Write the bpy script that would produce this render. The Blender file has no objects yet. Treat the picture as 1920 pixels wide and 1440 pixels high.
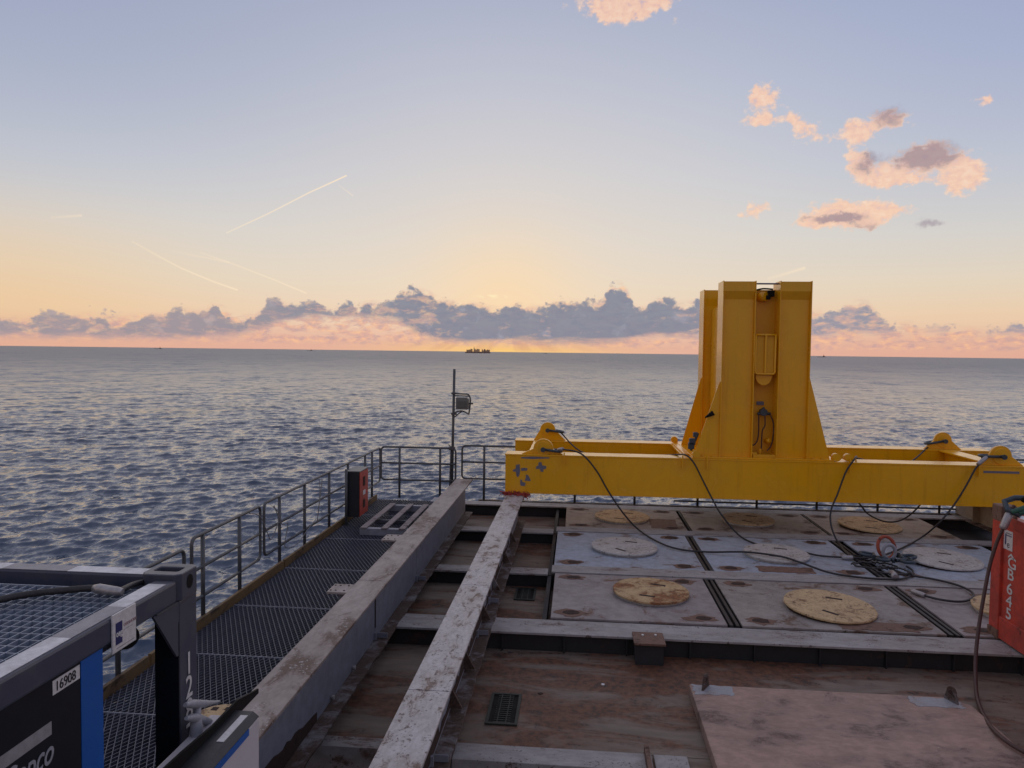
import bpy, bmesh, math, random
import numpy as np
from mathutils import Vector, Matrix
random.seed(7)
R = math.radians
S = bpy.context.scene
C = bpy.data.collections.new('place'); S.collection.children.link(C)

# ------------------------------------------------------------------ camera
FPX, CXP, CYP, HC = 1380., 960., 720., 3.5
VPX, HY, SL = 1083., 660., 0.0125
def _basis():
    v = Vector(((VPX-CXP)/FPX, (HY+SL*(VPX-960)-CYP)/FPX, 1)).normalized()
    h = Vector(((0-CXP)/FPX, (HY-960*SL-CYP)/FPX, 1))
    up = v.cross(h).normalized()
    if up.y > 0: up = -up
    x = v.cross(up)
    if x.x < 0: x = -x
    return Matrix((x, v, up))
MB_ = _basis()
def ray(px, py): return MB_ @ Vector(((px-CXP)/FPX, (py-CYP)/FPX, 1))
def atz(px, py, z): d = ray(px, py); return Vector((0,0,HC)) + d*((z-HC)/d.z)
def aty(px, py, y): d = ray(px, py); return Vector((0,0,HC)) + d*(y/d.y)
def atx(px, py, x): d = ray(px, py); return Vector((0,0,HC)) + d*(x/d.x)
def azel(px, py):
    d = ray(px, py).normalized(); return math.degrees(math.atan2(d.x, d.y)), math.degrees(math.asin(d.z))

cd = bpy.data.cameras.new('camera'); cam = bpy.data.objects.new('camera', cd); C.objects.link(cam)
r_, u_, b_ = MB_ @ Vector((1,0,0)), MB_ @ Vector((0,-1,0)), MB_ @ Vector((0,0,-1))
cam.matrix_world = Matrix(((r_.x,u_.x,b_.x,0),(r_.y,u_.y,b_.y,0),(r_.z,u_.z,b_.z,HC),(0,0,0,1)))
cd.sensor_width = 36; cd.lens = FPX/1920*36; cd.clip_start = .05; cd.clip_end = 120000
S.camera = cam
S.render.resolution_x, S.render.resolution_y = 1024, 768
S.view_settings.view_transform = 'Standard'; S.view_settings.look = 'None'
S.view_settings.exposure = 0; S.view_settings.gamma = 1

# ------------------------------------------------------------------ node helpers
def lin(r, g=None, b=None):
    if g is None: r, g, b = r
    f = lambda c: (c/255/12.92 if c/255 <= .04045 else ((c/255+.055)/1.055)**2.4)
    return (f(r), f(g), f(b), 1)
class V:
    """tiny expression wrapper over math nodes"""
    def __init__(s, nt, sock): s.nt, s.s = nt, sock
    def _m(s, op, *o, clamp=False):
        n = s.nt.nodes.new('ShaderNodeMath'); n.operation = op; n.use_clamp = clamp
        for i, v in enumerate((s,)+o):
            if isinstance(v, V): s.nt.links.new(v.s, n.inputs[i])
            else: n.inputs[i].default_value = v
        return V(s.nt, n.outputs[0])
    def __add__(s, o): return s._m('ADD', o)
    __radd__ = __add__
    def __mul__(s, o): return s._m('MULTIPLY', o)
    __rmul__ = __mul__
    def __sub__(s, o): return s._m('SUBTRACT', o)
    def __rsub__(s, o): return (s*-1)+o
    def __truediv__(s, o): return s._m('DIVIDE', o)
    def pw(s, o): return s._m('POWER', o)
    def mx(s, o): return s._m('MAXIMUM', o)
    def mn(s, o): return s._m('MINIMUM', o)
    def ab(s): return s._m('ABSOLUTE')
    def cl(s): return s._m('ADD', 0., clamp=True)
    def exp(s): return s._m('EXPONENT')
    def ss(s, a, b):      # smoothstep
        n = s.nt.nodes.new('ShaderNodeMapRange'); n.interpolation_type = 'SMOOTHSTEP'
        s.nt.links.new(s.s, n.inputs[0]); n.inputs[1].default_value = a; n.inputs[2].default_value = b
        return V(s.nt, n.outputs[0])
def comb(nt, x, y, z=0.):
    n = nt.nodes.new('ShaderNodeCombineXYZ')
    for i, v in enumerate((x, y, z)):
        if isinstance(v, V): nt.links.new(v.s, n.inputs[i])
        else: n.inputs[i].default_value = v
    return n.outputs[0]
def noise(nt, vec, scale, detail=5, rough=.55, dist=0., lac=2.):
    n = nt.nodes.new('ShaderNodeTexNoise'); nt.links.new(vec, n.inputs['Vector'])
    n.inputs['Scale'].default_value = scale; n.inputs['Detail'].default_value = detail
    n.inputs['Roughness'].default_value = rough; n.inputs['Distortion'].default_value = dist
    return V(nt, n.outputs['Fac'])
def ramp(nt, fac, stops, interp='LINEAR'):
    n = nt.nodes.new('ShaderNodeValToRGB'); n.color_ramp.interpolation = interp
    e = n.color_ramp.elements
    while len(e) < len(stops): e.new(.5)
    for i, (p, c) in enumerate(stops):
        e[i].position = p; e[i].color = c if not isinstance(c, (int, float)) else (c, c, c, 1)
    nt.links.new(fac.s, n.inputs[0]); return n.outputs[0]
def mix(nt, f, a, b, mode='MIX'):
    n = nt.nodes.new('ShaderNodeMix'); n.data_type = 'RGBA'; n.blend_type = mode; n.clamp_factor = True
    for i, v in ((0, f), (6, a), (7, b)):
        if isinstance(v, V): nt.links.new(v.s, n.inputs[i])
        elif isinstance(v, bpy.types.NodeSocket): nt.links.new(v, n.inputs[i])
        else: n.inputs[i].default_value = v if i == 0 or len(v) == 4 else (*v, 1)
    return n.outputs[2]

# ------------------------------------------------------------------ world: sky at dusk
W = bpy.data.worlds.new('World'); S.world = W; W.use_nodes = True
nt = W.node_tree; nt.nodes.clear()
SUN_AZ, SUN_EL = azel(945, 600)
def build_sky():
    out = nt.nodes.new('ShaderNodeOutputWorld'); bg = nt.nodes.new('ShaderNodeBackground')
    tc = nt.nodes.new('ShaderNodeTexCoord'); nm = nt.nodes.new('ShaderNodeVectorMath'); nm.operation = 'NORMALIZE'
    nt.links.new(tc.outputs['Generated'], nm.inputs[0])
    sp = nt.nodes.new('ShaderNodeSeparateXYZ'); nt.links.new(nm.outputs[0], sp.inputs[0])
    X, Y, Z = (V(nt, sp.outputs[i]) for i in range(3))
    az = X._m('ARCTAN2', Y)*57.29578; el = Z._m('ARCSINE')*57.29578
    ela = el.ab()
    P2 = comb(nt, az, el)
    # clear sky gradient (elevation), cooler and darker away from the sunset
    t = (ela/90.).pw(.5)
    g = lambda e: math.sqrt(e/90.)
    front = ramp(nt, t, [(0, lin(232,184,158)), (g(1.2), lin(234,194,164)), (g(3), lin(236,206,174)), (g(5.2), lin(228,213,192)),
        (g(8.5), lin(215,212,207)), (g(13), lin(198,203,214)), (g(19), lin(178,188,211)), (g(26), lin(158,170,201)), (g(36), lin(144,152,182)), (g(50), lin(140,142,158)), (1, lin(133,134,147))])
    back = ramp(nt, t, [(0, lin(144,133,136)), (g(6), lin(176,158,148)), (g(15), lin(172,157,154)), (g(30), lin(147,143,150)), (g(60), lin(137,137,148)), (1, lin(133,134,147))])
    side = ((az - 0.).ab()).ss(28, 115)
    sky = mix(nt, side, front, back)
    # the physical sky under it, weighted lightly
    ns = nt.nodes.new('ShaderNodeTexSky'); ns.sky_type = 'NISHITA'; ns.sun_disc = False
    ns.sun_elevation = R(SUN_EL); ns.sun_rotation = R(SUN_AZ)
    sc = nt.nodes.new('ShaderNodeVectorMath'); sc.operation = 'SCALE'; nt.links.new(ns.outputs[0], sc.inputs[0]); sc.inputs[3].default_value = .1
    sky = mix(nt, .03, sky, sc.outputs[0])
    # blue shoulder to the upper right, warm left edge
    sky = mix(nt, (az.ss(6, 36)*ela.ss(4, 22))*.45, sky, lin(148,158,196))
    sky = mix(nt, ((az*-1.).ss(4, 36)*ela.ss(6, 22))*.45, sky, lin(146,156,184))
    sky = mix(nt, ((az*-1.).ss(22, 40)*(ela.ss(12, 3)))*.5, sky, lin(240,200,150))
    dx = (az-SUN_AZ); dy = (el-(SUN_EL+1.2))
    d2 = dx*dx*.8+dy*dy
    sky = mix(nt, (d2*(-1/420.)).exp()*.42, sky, lin(234,221,206))
    sky = mix(nt, (d2*(-1/26.)).exp()*.62, sky, lin(255,219,170))
    sky = mix(nt, (d2*(-1/150.)).exp()*.10, sky, lin(250,222,188))
    # contrails
    def seg(pts, w, k, a0=0., a1=1.):
        nonlocal sky
        ps = [azel(*p) for p in pts]; n = len(ps)-1
        for i in range(n):
            (x0, y0), (x1, y1) = ps[i], ps[i+1]
            L = math.hypot(x1-x0, y1-y0); ux, uy = (x1-x0)/L, (y1-y0)/L
            s = (az-x0)*ux+(el-y0)*uy
            q = (az-x0)*(-uy)+(el-y0)*ux
            fa, fb = a0+(a1-a0)*i/n, a0+(a1-a0)*(i+1)/n
            m = ((q*q)*(-1/(w*w))).exp()*(s.ss(-.02, .02)*s.ss(L+.02, L-.02))
            m = m*((s*((fb-fa)/L)+fa)*k)
            sky = mix(nt, m.cl(), sky, lin(255,232,200))
    seg([(424,437),(500,402),(580,361),(650,329)], .045, .95, .45, 1.)
    seg([(635,347),(662,367)], .035, .5, .4, 1)
    seg([(247,452),(300,482),(340,503),(400,528),(446,544)], .055, .8, .3, .9)
    seg([(375,473),(440,496),(510,523),(575,550)], .05, .65, .35, .9)
    seg([(320,470),(430,492)], .06, .3, .3, 1.)
    seg([(95,408),(154,404)], .08, .35, .3, 1)
    seg([(1440,523),(1510,502)], .1, .5, .35, 1)
    # lit little clouds : blobs (px, py, rx, ry, strength)
    blobs = [(1436,182,27,23,1.1),(1415,178,9,14,.7),(1425,226,34,11,1.1),(1487,222,14,12,.8),(1510,245,24,16,1),(1545,262,22,10,.55),
      (1594,244,18,22,.9),(1622,248,24,14,.85),(1660,222,28,15,.95),(1692,226,22,10,.6),(1838,190,14,10,.75),(1858,181,10,11,.8),
      (1606,303,18,22,1.1),(1632,322,22,18,1.),(1680,324,22,20,1.05),(1722,300,24,20,.9),(1750,288,28,18,1.1),(1790,306,26,14,.9),(1822,322,24,22,1.05),(1796,346,26,16,1.),(1700,340,46,8,.95),(1652,340,24,8,.8),
      (1420,390,24,16,.95),(1395,405,16,8,.5),(1540,392,30,15,.75),(1585,384,20,10,.65),(1520,418,40,9,1.),(1590,408,50,16,1.05),(1645,392,24,18,.9),(1690,392,32,10,.75),(1625,420,32,12,.6),
      (1150,4,78,18,1.05),(1220,6,44,13,1.),(1178,28,34,18,.95),(1140,24,20,18,.7),(1272,40,16,8,.5),(1610,503,14,7,0.)]
    dens = None
    warp = noise(nt, P2, .9, 3, .6); warp2 = noise(nt, comb(nt, az+31., el), .9, 3, .6)
    wx = az+(warp-.5)*1.5; wy = el+(warp2-.5)*1.1
    for px, py, rx, ry, k in blobs:
        if k <= 0: continue
        a, e = azel(px, py); rx *= .0415; ry *= .0415
        x = (wx-a)*(1/rx); y = (wy-e)*(1/ry)
        m = ((x*x+y*y)*-.8).exp()*k
        dens = m if dens is None else dens+m
    n1 = noise(nt, comb(nt, az, el*1.3), 1.7, 7, .57, .25)
    dl = (dens.mn(1.2)+(n1-.5)*1.9).ss(.46, 1.12)
    shade = None
    for px, py, rx, ry, k in [(1668,218,34,17,.9),(1753,290,38,21,1.15),(1700,300,28,16,.5),(1622,312,24,20,.6),(1560,410,46,8,.95),(1592,404,26,8,.5),(1625,425,30,9,.6),(1742,418,26,8,.9),(1640,295,18,10,.5)]:
        a, e = azel(px, py); rx *= .0415; ry *= .0415
        x = (wx-a)*(1/rx); y = (wy-e)*(1/ry)
        m = ((x*x+y*y)*-.8).exp()*k
        shade = m if shade is None else shade+m
    lit = ramp(nt, n1, [(.3, lin(240,188,168)), (.52, lin(253,205,172)), (.7, lin(255,220,190))])
    sh = (shade+(n1-.5)*1.2).ss(.3, .95)
    sky = mix(nt, dl*.78, sky, lit)
    sky = mix(nt, sh*dl.mx((shade-.1).cl())*.75, sky, lin(150,134,148))
    # cloud bank : top and base profiles over azimuth
    def curve(pts, lo, hi):
        pa = []
        for px, py in pts:
            a, e = azel(px, py); pa.append((a, e))
        n = nt.nodes.new('ShaderNodeFloatCurve'); c = n.mapping.curves[0]
        x0, x1 = -60., 60.
        f = lambda a: min(1, max(0, (a-x0)/(x1-x0)))
        pp = [(0, .30)]+[(f(a), min(1, max(0, (e-lo)/(hi-lo)))) for a, e in pa]+[(1, .30)]
        c.points[0].location = pp[0]; c.points[1].location = pp[-1]
        for p in pp[1:-1]: c.points.new(*p)
        n.mapping.update()
        nt.links.new(((az-x0)/(x1-x0)).cl().s, n.inputs['Value'])
        return V(nt, n.outputs[0])*(hi-lo)+lo
    top = curve([(0,583),(90,580),(150,576),(215,580),(262,578),(310,574),(345,570),(380,572),(402,556),(425,570),(462,580),(492,566),(520,548),(545,562),(590,556),(625,572),(648,560),(672,568),(690,552),(720,560),(752,536),(790,532),(820,550),(862,556),(905,560),(935,566),(962,558),(1005,564),(1060,552),(1100,556),(1135,548),(1160,518),(1180,546),(1205,566),(1240,548),(1275,558),(1310,552),(1400,560),(1470,556),(1545,572),(1585,560),(1612,552),(1645,578),(1675,592),(1715,594),(1745,606),(1800,600),(1860,612),(1919,602)], 0., 7.)
    def voro(vec, scale, sm=.35):
        n = nt.nodes.new('ShaderNodeTexVoronoi'); n.feature = 'SMOOTH_F1'; nt.links.new(vec, n.inputs['Vector'])
        n.inputs['Scale'].default_value = scale; n.inputs['Smoothness'].default_value = sm
        n.inputs['Detail'].default_value = 3.; n.inputs['Roughness'].default_value = .6
        return V(nt, n.outputs['Distance'])
    w1 = noise(nt, comb(nt, az*.9+9., el*.9), 1.4, 6, .6); w2 = noise(nt, comb(nt, az*.9+49., el*.9), 1.4, 6, .6)
    ax, ay = az+(w1-.5)*.8, el+(w2-.5)*.7
    bil = voro(comb(nt, ax, ay*1.15), .62)          # billowing heads
    fb = noise(nt, comb(nt, az, el*1.35), .5, 10, .56, .1)
    fb2 = noise(nt, comb(nt, az+70., el*1.9), 1.3, 6, .55, .2)
    fb3 = noise(nt, comb(nt, az*.55+11., el*2.4), .9, 7, .58, .1)
    head = (top+.12-el)+(fb-.5)*1.7+(.62-bil)*1.15
    base = curve([(0,630),(150,632),(300,634),(400,632),(470,622),(530,604),(600,596),(690,596),(745,602),(790,632),(870,642),(960,640),(1040,642),(1150,642),(1210,632),(1260,630),(1310,632),(1500,634),(1600,624),(1660,624),(1740,618),(1800,622),(1919,628)], 0., 7.)
    foot = (el-base)+(fb3-.5)*.9
    nearsun = (dx*dx*(-1/60.)).exp()
    # hazy pink band behind and below the bank
    low = el.ss(2.6, .1)
    sky = mix(nt, low*.68, sky, lin(224,166,148))
    sky = mix(nt, (el.ss(1.2, .1))*nearsun*.85, sky, lin(253,205,120))
    lump = noise(nt, comb(nt, az*.6+21., el*1.6), 1.3, 8, .6, .2)
    veil = (top-.5-el).ss(-.4, .5)*el.ss(.15, .8)*lump.ss(.38, .58)
    sky = mix(nt, veil*.75, sky, ramp(nt, fb2, [(.36, lin(190,158,160)), (.5, lin(222,172,156)), (.66, lin(252,196,150))]))
    bank = head.ss(-.08, .30)*foot.ss(-.30, .35)
    tone = noise(nt, comb(nt, az*.8+5., el*1.5), .75, 7, .56, .15)
    puff = (bil*-1.+.75)*.35+tone*.75
    cmid = ramp(nt, puff, [(.34, lin(126,134,153)), (.50, lin(143,149,167)), (.62, lin(163,162,175)), (.74, lin(194,181,181))])
    cleft = ramp(nt, puff, [(.36, lin(152,146,156)), (.52, lin(176,162,166)), (.70, lin(212,182,170))])
    cright = ramp(nt, puff, [(.36, lin(142,144,162)), (.52, lin(164,158,170)), (.70, lin(206,182,178))])
    core = (dx*dx*(-1/420.)).exp()
    bc = mix(nt, core.ss(.2, .75), mix(nt, az.ss(-8, 4), cleft, cright), cmid)
    rim = head.ss(.55, .0)*(fb2-.5).ss(-.12, .10)*(.30+.7*nearsun)
    bc = mix(nt, rim*.75, bc, lin(252,212,170))
    # openings where the lit far side shows, mostly low and to the left of the sun
    gate = ((az*-1.).ss(7, 13)*az.ss(-24, -17)*.14+(az.ss(5, 9)*az.ss(16, 10))*.07)
    patch = noise(nt, comb(nt, az*.7+40., el*1.5), .8, 8, .62, .3)
    pk = (patch+gate-(el-2.)*.03).ss(.57, .72)
    bc = mix(nt, pk*.5, bc, ramp(nt, fb2, [(.38, lin(222,172,158)), (.6, lin(254,206,160))]))
    bc = mix(nt, foot.ss(.45, .0)*.4, bc, mix(nt, nearsun, lin(212,170,164), lin(240,186,140)))
    thin = 1.-(az.ss(10, 17)*lump.ss(.42, .62)*.7+(az*-1.).ss(19, 24)*lump.ss(.46, .66)*.35)
    sky = mix(nt, bank*thin*.9, sky, bc)
    # sun rim and shafts under the bank
    ang = (dx/((SUN_EL+.6)-el).mx(.2))
    sh1 = noise(nt, comb(nt, ang*1.1, 3.3), 1.6, 2, .5)
    shaft = sh1.ss(.42, .62)*foot.ss(.25, -.35)*((dx*dx)*(-1/36.)).exp()*el.ss(-.1, .25)
    sky = mix(nt, shaft*.55, sky, lin(205,150,130))
    gx, gy = az-azel(925,556)[0], el-azel(925,556)[1]
    gl = ((gx*gx*1.1+gy*gy*70.)*-1.).exp()
    sky = mix(nt, gl*(fb2.ss(.42, .5)), sky, lin(255,236,190))
    nt.links.new(sky, bg.inputs[0]); bg.inputs[1].default_value = 1.
    nt.links.new(bg.outputs[0], out.inputs[0])
build_sky()
try:
    W.cycles.sampling_method = 'MANUAL'; W.cycles.sample_map_resolution = 512
except Exception: pass

sl = bpy.data.lights.new('sun', 'SUN'); sl.energy = .5; sl.angle = R(140); sl.color = (1, .72, .45)
so = bpy.data.objects.new('sun', sl); C.objects.link(so)
sd = Vector((math.sin(R(SUN_AZ))*math.cos(R(14)), math.cos(R(SUN_AZ))*math.cos(R(14)), math.sin(R(14))))
so.rotation_euler = sd.to_track_quat('Z', 'Y').to_euler(); so.location = (0, 10, 20)

# ------------------------------------------------------------------ materials
def principled(name):
    m = bpy.data.materials.new(name); m.use_nodes = True; n = m.node_tree
    return m, n, n.nodes['Principled BSDF']
def worn(name, base, alt=None, rust=None, sc=1.5, ra=.0, aa=.5, rough=.55, metal=0., bump=.15, st=(1,1,1), speck=None, sa=.0, dirt=None, da=.0, ssc=30., spec=.5, mot=None, streak=0.):
    """paint with patches of a second tone, rust of its own shape, specks and fine bumps"""
    m, n, p = principled(name)
    tc = n.nodes.new('ShaderNodeTexCoord'); mp = n.nodes.new('ShaderNodeMapping'); n.links.new(tc.outputs['Object'], mp.inputs[0])
    mp.inputs['Scale'].default_value = st; v = mp.outputs[0]
    base = (*base, 1); alt = (*alt, 1) if alt else tuple(c*.75 for c in base[:3])+(1,)
    n1 = noise(n, v, sc, 8, .62, .3); n2 = noise(n, v, sc*2.7, 9, .68, .6); n3 = noise(n, tc.outputs['Object'], ssc, 6, .7)
    col = mix(n, (n1.ss(.5-.22*aa-.05, .5+.22*aa+.12))*aa, base, alt)
    n4 = noise(n, v, sc*6.5, 10, .7, .2)
    col = mix(n, (n4.ss(.36, .64))*((.25+.35*aa) if mot is None else mot), col, mix(n, 1., col, (.58,.56,.55,1), 'MULTIPLY'))
    if dirt: col = mix(n, (n2*n1*2.).ss(.42, .62)*da, col, (*dirt, 1))
    if streak:
        ms = n.nodes.new('ShaderNodeMapping'); n.links.new(tc.outputs['Object'], ms.inputs[0]); ms.inputs['Scale'].default_value = (7, 7, .6)
        sk = noise(n, ms.outputs[0], 1.3, 6, .6); col = mix(n, sk.ss(.52, .72)*streak, col, mix(n, 1., col, (.55,.42,.30,1), 'MULTIPLY'))
        col = mix(n, (n3*.4+n2*.6).ss(.64, .67)*.8, col, (.20,.10,.04,1))
    if rust:
        mk = (n1*.45+n2*.55)
        th = .74-.34*ra
        rm = mk.ss(th-.05, th+.05)
        rc = mix(n, n3.ss(.35, .65), (*rust, 1), tuple(c*.45 for c in rust)+(1,))
        col = mix(n, rm, col, rc)
    if speck: col = mix(n, (n3*.6+n2*.4).ss(.60-.12*sa, .66-.12*sa), col, (*speck, 1))
    n.links.new(col, p.inputs['Base Color'])
    ro = (n2-.5)*.35+rough
    n.links.new(ro.cl().s, p.inputs['Roughness']); p.inputs['Metallic'].default_value = metal
    p.inputs['Specular IOR Level'].default_value = spec
    if bump:
        b = n.nodes.new('ShaderNodeBump'); b.inputs['Strength'].default_value = bump; b.inputs['Distance'].default_value = .01
        n.links.new((n3*.6+n2*.8).s, b.inputs['Height']); n.links.new(b.outputs[0], p.inputs['Normal'])
    return m
M = {}
M['beam_top'] = worn('worn grey flange paint', (.58,.56,.57), (.40,.355,.33), (.21,.135,.105), sc=2.4, ra=.5, aa=.8, rough=.5, st=(1.8,.9,1), speck=(.13,.10,.09), sa=.5)
M['beam_top_brown'] = worn('brown stained flange paint', (.44,.385,.36), (.27,.225,.205), (.16,.10,.075), sc=1.1, ra=.55, aa=1., rough=.6, st=(1.6,.8,1), speck=(.46,.43,.42), sa=.35)
M['beam_web'] = worn('blue grey web paint', (.27,.29,.35), (.22,.23,.28), (.12,.065,.05), sc=1.1, ra=.22, aa=.6, rough=.5, bump=.08)
M['beam_low'] = worn('rusted bottom flange', (.24,.235,.25), (.15,.12,.11), (.10,.06,.045), sc=1.6, ra=.8, aa=.8, rough=.7)
M['bar'] = worn('grey frame bar paint', (.42,.405,.41), (.28,.255,.245), (.17,.09,.06), sc=1.4, ra=.42, aa=.8, rough=.6, st=(.6,1.3,1), speck=(.1,.07,.06), sa=.4)
M['bar_dark'] = worn('shade darkened side steel', (.022,.023,.027), (.016,.016,.016), (.10,.05,.035), sc=1.5, ra=.4, rough=.7)  # contact shade on the bar sides is put into this near-black colour
M['lower'] = worn('stained lower deck', (.27,.215,.17), (.13,.105,.085), (.17,.075,.04), sc=.6, ra=.7, aa=1., rough=.62, st=(.45,1.5,1), speck=(.05,.035,.03), sa=.35, dirt=(.26,.25,.23), da=.7, ssc=12)
M['pit'] = worn('dark steel of bilge and bracket shade', (.035,.035,.038), (.02,.02,.02), (.04,.02,.012), sc=1, ra=.4, rough=.8)
M['hatch_blue'] = worn('blue grey cover paint', (.42,.49,.60), (.32,.345,.39), (.20,.11,.07), sc=1.2, ra=.42, aa=.8, rough=.55, speck=(.09,.06,.05), sa=.15)
M['hatch_tan'] = worn('brownish grey cover paint', (.38,.345,.32), (.26,.24,.235), (.19,.11,.07), sc=1.0, ra=.52, aa=.9, rough=.6, speck=(.08,.06,.05), sa=.3)
M['hatch_brown'] = worn('warm brown cover paint', (.40,.33,.275), (.25,.21,.18), (.13,.075,.045), sc=1.0, ra=.5, aa=.8, rough=.6, speck=(.06,.04,.04), sa=.25)
M['hatch_mid'] = worn('mauve grey cover paint', (.38,.335,.33), (.25,.225,.23), (.22,.11,.06), sc=.9, ra=.48, aa=.9, rough=.6, speck=(.12,.09,.08), sa=.25)
M['disc_tan'] = worn('tan cover disc', (.66,.48,.26), (.56,.40,.23), (.28,.14,.06), sc=2.2, ra=.44, aa=.8, rough=.7, speck=(.18,.11,.07), sa=.5)
M['disc_rusty'] = worn('tan disc with orange rust', (.62,.44,.23), (.50,.32,.16), (.34,.13,.04), sc=1.8, ra=.62, aa=.9, rough=.7, speck=(.12,.07,.05), sa=.5)
M['disc_white'] = worn('whitish cover disc', (.58,.56,.54), (.47,.44,.41), (.24,.15,.10), sc=2.4, ra=.40, aa=.8, rough=.65, speck=(.14,.12,.11), sa=.4)
M['hole'] = worn('rust black hollow', (.035,.018,.014), (.07,.025,.018), (.02,.012,.01), sc=6, ra=.5, rough=.8)
M['stain'] = worn('rust stain', (.19,.105,.075), (.26,.17,.13), (.10,.05,.035), sc=5, ra=.5, rough=.75)
M['seam'] = worn('dark greasy seam', (.045,.042,.042), (.025,.023,.023), (.08,.05,.035), sc=5, ra=.4, rough=.6)
M['plate'] = worn('pinkish primer plate', (.47,.315,.26), (.34,.225,.185), (.23,.145,.125), sc=1.7, ra=.5, aa=1., rough=.6, st=(.6,1,1), speck=(.50,.42,.38), sa=-.1, dirt=(.26,.20,.18), da=.5)
M['plate_blue'] = worn('pale blue touch up', (.38,.40,.44), (.36,.31,.29), (.3,.22,.2), sc=5, ra=.4, rough=.6)
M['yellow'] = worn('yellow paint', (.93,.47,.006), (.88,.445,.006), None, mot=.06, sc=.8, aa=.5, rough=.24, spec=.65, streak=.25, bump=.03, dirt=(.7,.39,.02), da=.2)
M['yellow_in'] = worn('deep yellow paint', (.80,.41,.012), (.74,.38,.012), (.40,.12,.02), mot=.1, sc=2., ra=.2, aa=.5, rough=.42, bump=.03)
M['scuff'] = worn('bare grey scuff', (.16,.17,.24), (.22,.22,.28), None, sc=6, rough=.6)
M['rail'] = worn('galvanised rail', (.13,.14,.15), (.09,.09,.09), (.10,.06,.04), sc=4, ra=.3, rough=.5, metal=.3)
M['mesh'] = worn('walkway grating', (.105,.115,.155), (.08,.088,.115), (.10,.07,.06), sc=2, ra=.2, rough=.5, metal=.2)
M['meshbase'] = worn('steel below walkway', (.085,.092,.12), (.06,.065,.08), None, sc=2, rough=.7)
M['toe'] = worn('brown toe board', (.20,.125,.05), (.12,.08,.05), (.05,.03,.02), sc=2, ra=.5, rough=.7, st=(1,.5,1))
M['navy'] = worn('navy frame paint', (.055,.066,.105), (.045,.055,.085), None, mot=.1, sc=2, aa=.4, rough=.38, bump=.03, dirt=(.12,.12,.13), da=.3)
M['navyblack'] = worn('near black panel', (.010,.014,.022), (.007,.010,.017), None, sc=2, rough=.4, bump=.02, spec=.3)
M['white'] = worn('white tape and roof gleam', (.80,.82,.86), (.70,.71,.75), None, sc=4, aa=.5, rough=.5, dirt=(.4,.38,.36), da=.4)
M['greytape'] = worn('grey walked paint', (.34,.34,.37), (.28,.28,.30), None, sc=4, rough=.5)
M['cabinet'] = worn('off white cabinet', (.58,.56,.60), (.50,.46,.49), None, mot=.08, sc=1.6, aa=.6, rough=.4, bump=.02)
M['blue'] = worn('bright blue paint', (.004,.10,.42), (.004,.085,.37), None, mot=.05, sc=2, aa=.4, rough=.4, bump=.02)
M['grating'] = worn('pale grating bars', (.36,.42,.52), (.26,.31,.40), None, sc=3, aa=.7, rough=.4, metal=.3, bump=.0)
M['underblue'] = worn('dark blue tray', (.035,.055,.095), (.03,.04,.07), None, sc=2, rough=.5)
M['red'] = worn('faded red paint', (.64,.075,.045), (.55,.065,.045), (.12,.035,.022), sc=2.2, ra=.30, aa=.7, rough=.45, bump=.06, dirt=(.28,.06,.05), da=.4)
M['redrag'] = worn('red webbing', (.55,.09,.07), (.40,.06,.05), None, sc=9, rough=.85, bump=.3)
M['rope'] = worn('steel wire rope', (.055,.055,.06), (.035,.033,.035), (.09,.05,.035), sc=14, ra=.35, rough=.5, metal=.4, bump=.5)
M['ropered'] = worn('brown coated cable', (.09,.045,.04), (.06,.03,.03), None, sc=10, rough=.5)
M['cord'] = worn('pale cord', (.26,.26,.26), (.2,.2,.2), None, sc=10, rough=.8)
M['ferrule'] = worn('pressed ferrule', (.45,.44,.46), (.33,.32,.34), None, sc=9, rough=.4, metal=.5)
M['shackle'] = worn('dark shackle steel', (.07,.10,.13), (.05,.06,.07), (.10,.06,.04), sc=9, ra=.3, rough=.45, metal=.4)
M['green'] = worn('green pin', (.03,.14,.10), (.04,.06,.06), None, sc=9, rough=.5)
M['orange'] = worn('orange ring', (.42,.075,.035), (.32,.06,.035), (.12,.05,.04), sc=9, ra=.5, rough=.5)
M['black'] = worn('black rubber', (.007,.007,.008), (.01,.01,.01), None, sc=5, rough=.7, spec=.2)
M['ink'] = worn('black ink', (.02,.02,.025), None, None, rough=.6, bump=0)
M['label'] = worn('label white', (.75,.75,.76), (.68,.68,.68), None, sc=8, rough=.4, bump=0)
M['inkblue'] = worn('navy ink', (.02,.03,.16), None, None, rough=.5, bump=0)
M['inkpink'] = worn('faded red ink', (.50,.36,.38), None, None, rough=.5, bump=0)
M['glass'] = worn('floodlight glass', (.16,.17,.16), (.12,.13,.12), None, sc=4, rough=.15)
M['lampbody'] = worn('floodlight body', (.22,.23,.22), (.16,.17,.16), None, sc=6, rough=.5)
M['fitting'] = worn('pale grey fitting', (.36,.38,.43), (.28,.30,.36), None, sc=6, rough=.5)
M['firebox'] = worn('dark navy box', (.014,.019,.028), (.010,.013,.02), None, sc=3, rough=.45)
M['firered'] = worn('red box door', (.52,.06,.035), (.42,.05,.03), None, sc=3, rough=.45, dirt=(.3,.05,.04), da=.4)
M['slat'] = worn('weathered slat', (.34,.29,.29), (.22,.18,.18), (.12,.08,.07), sc=3, ra=.5, rough=.8)
M['hull'] = worn('dark hull paint', (.05,.055,.07), None, (.1,.05,.03), sc=.5, ra=.3, rough=.5)
M['ship'] = worn('far ship haze tint', (.36,.25,.20), (.28,.21,.18), None, sc=.05, rough=.8)  # base colour lifted to brown grey to imitate haze over the ships
M['cont_a'] = worn('far container mix', (.40,.26,.20), (.24,.22,.24), None, sc=.06, rough=.8)
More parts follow.
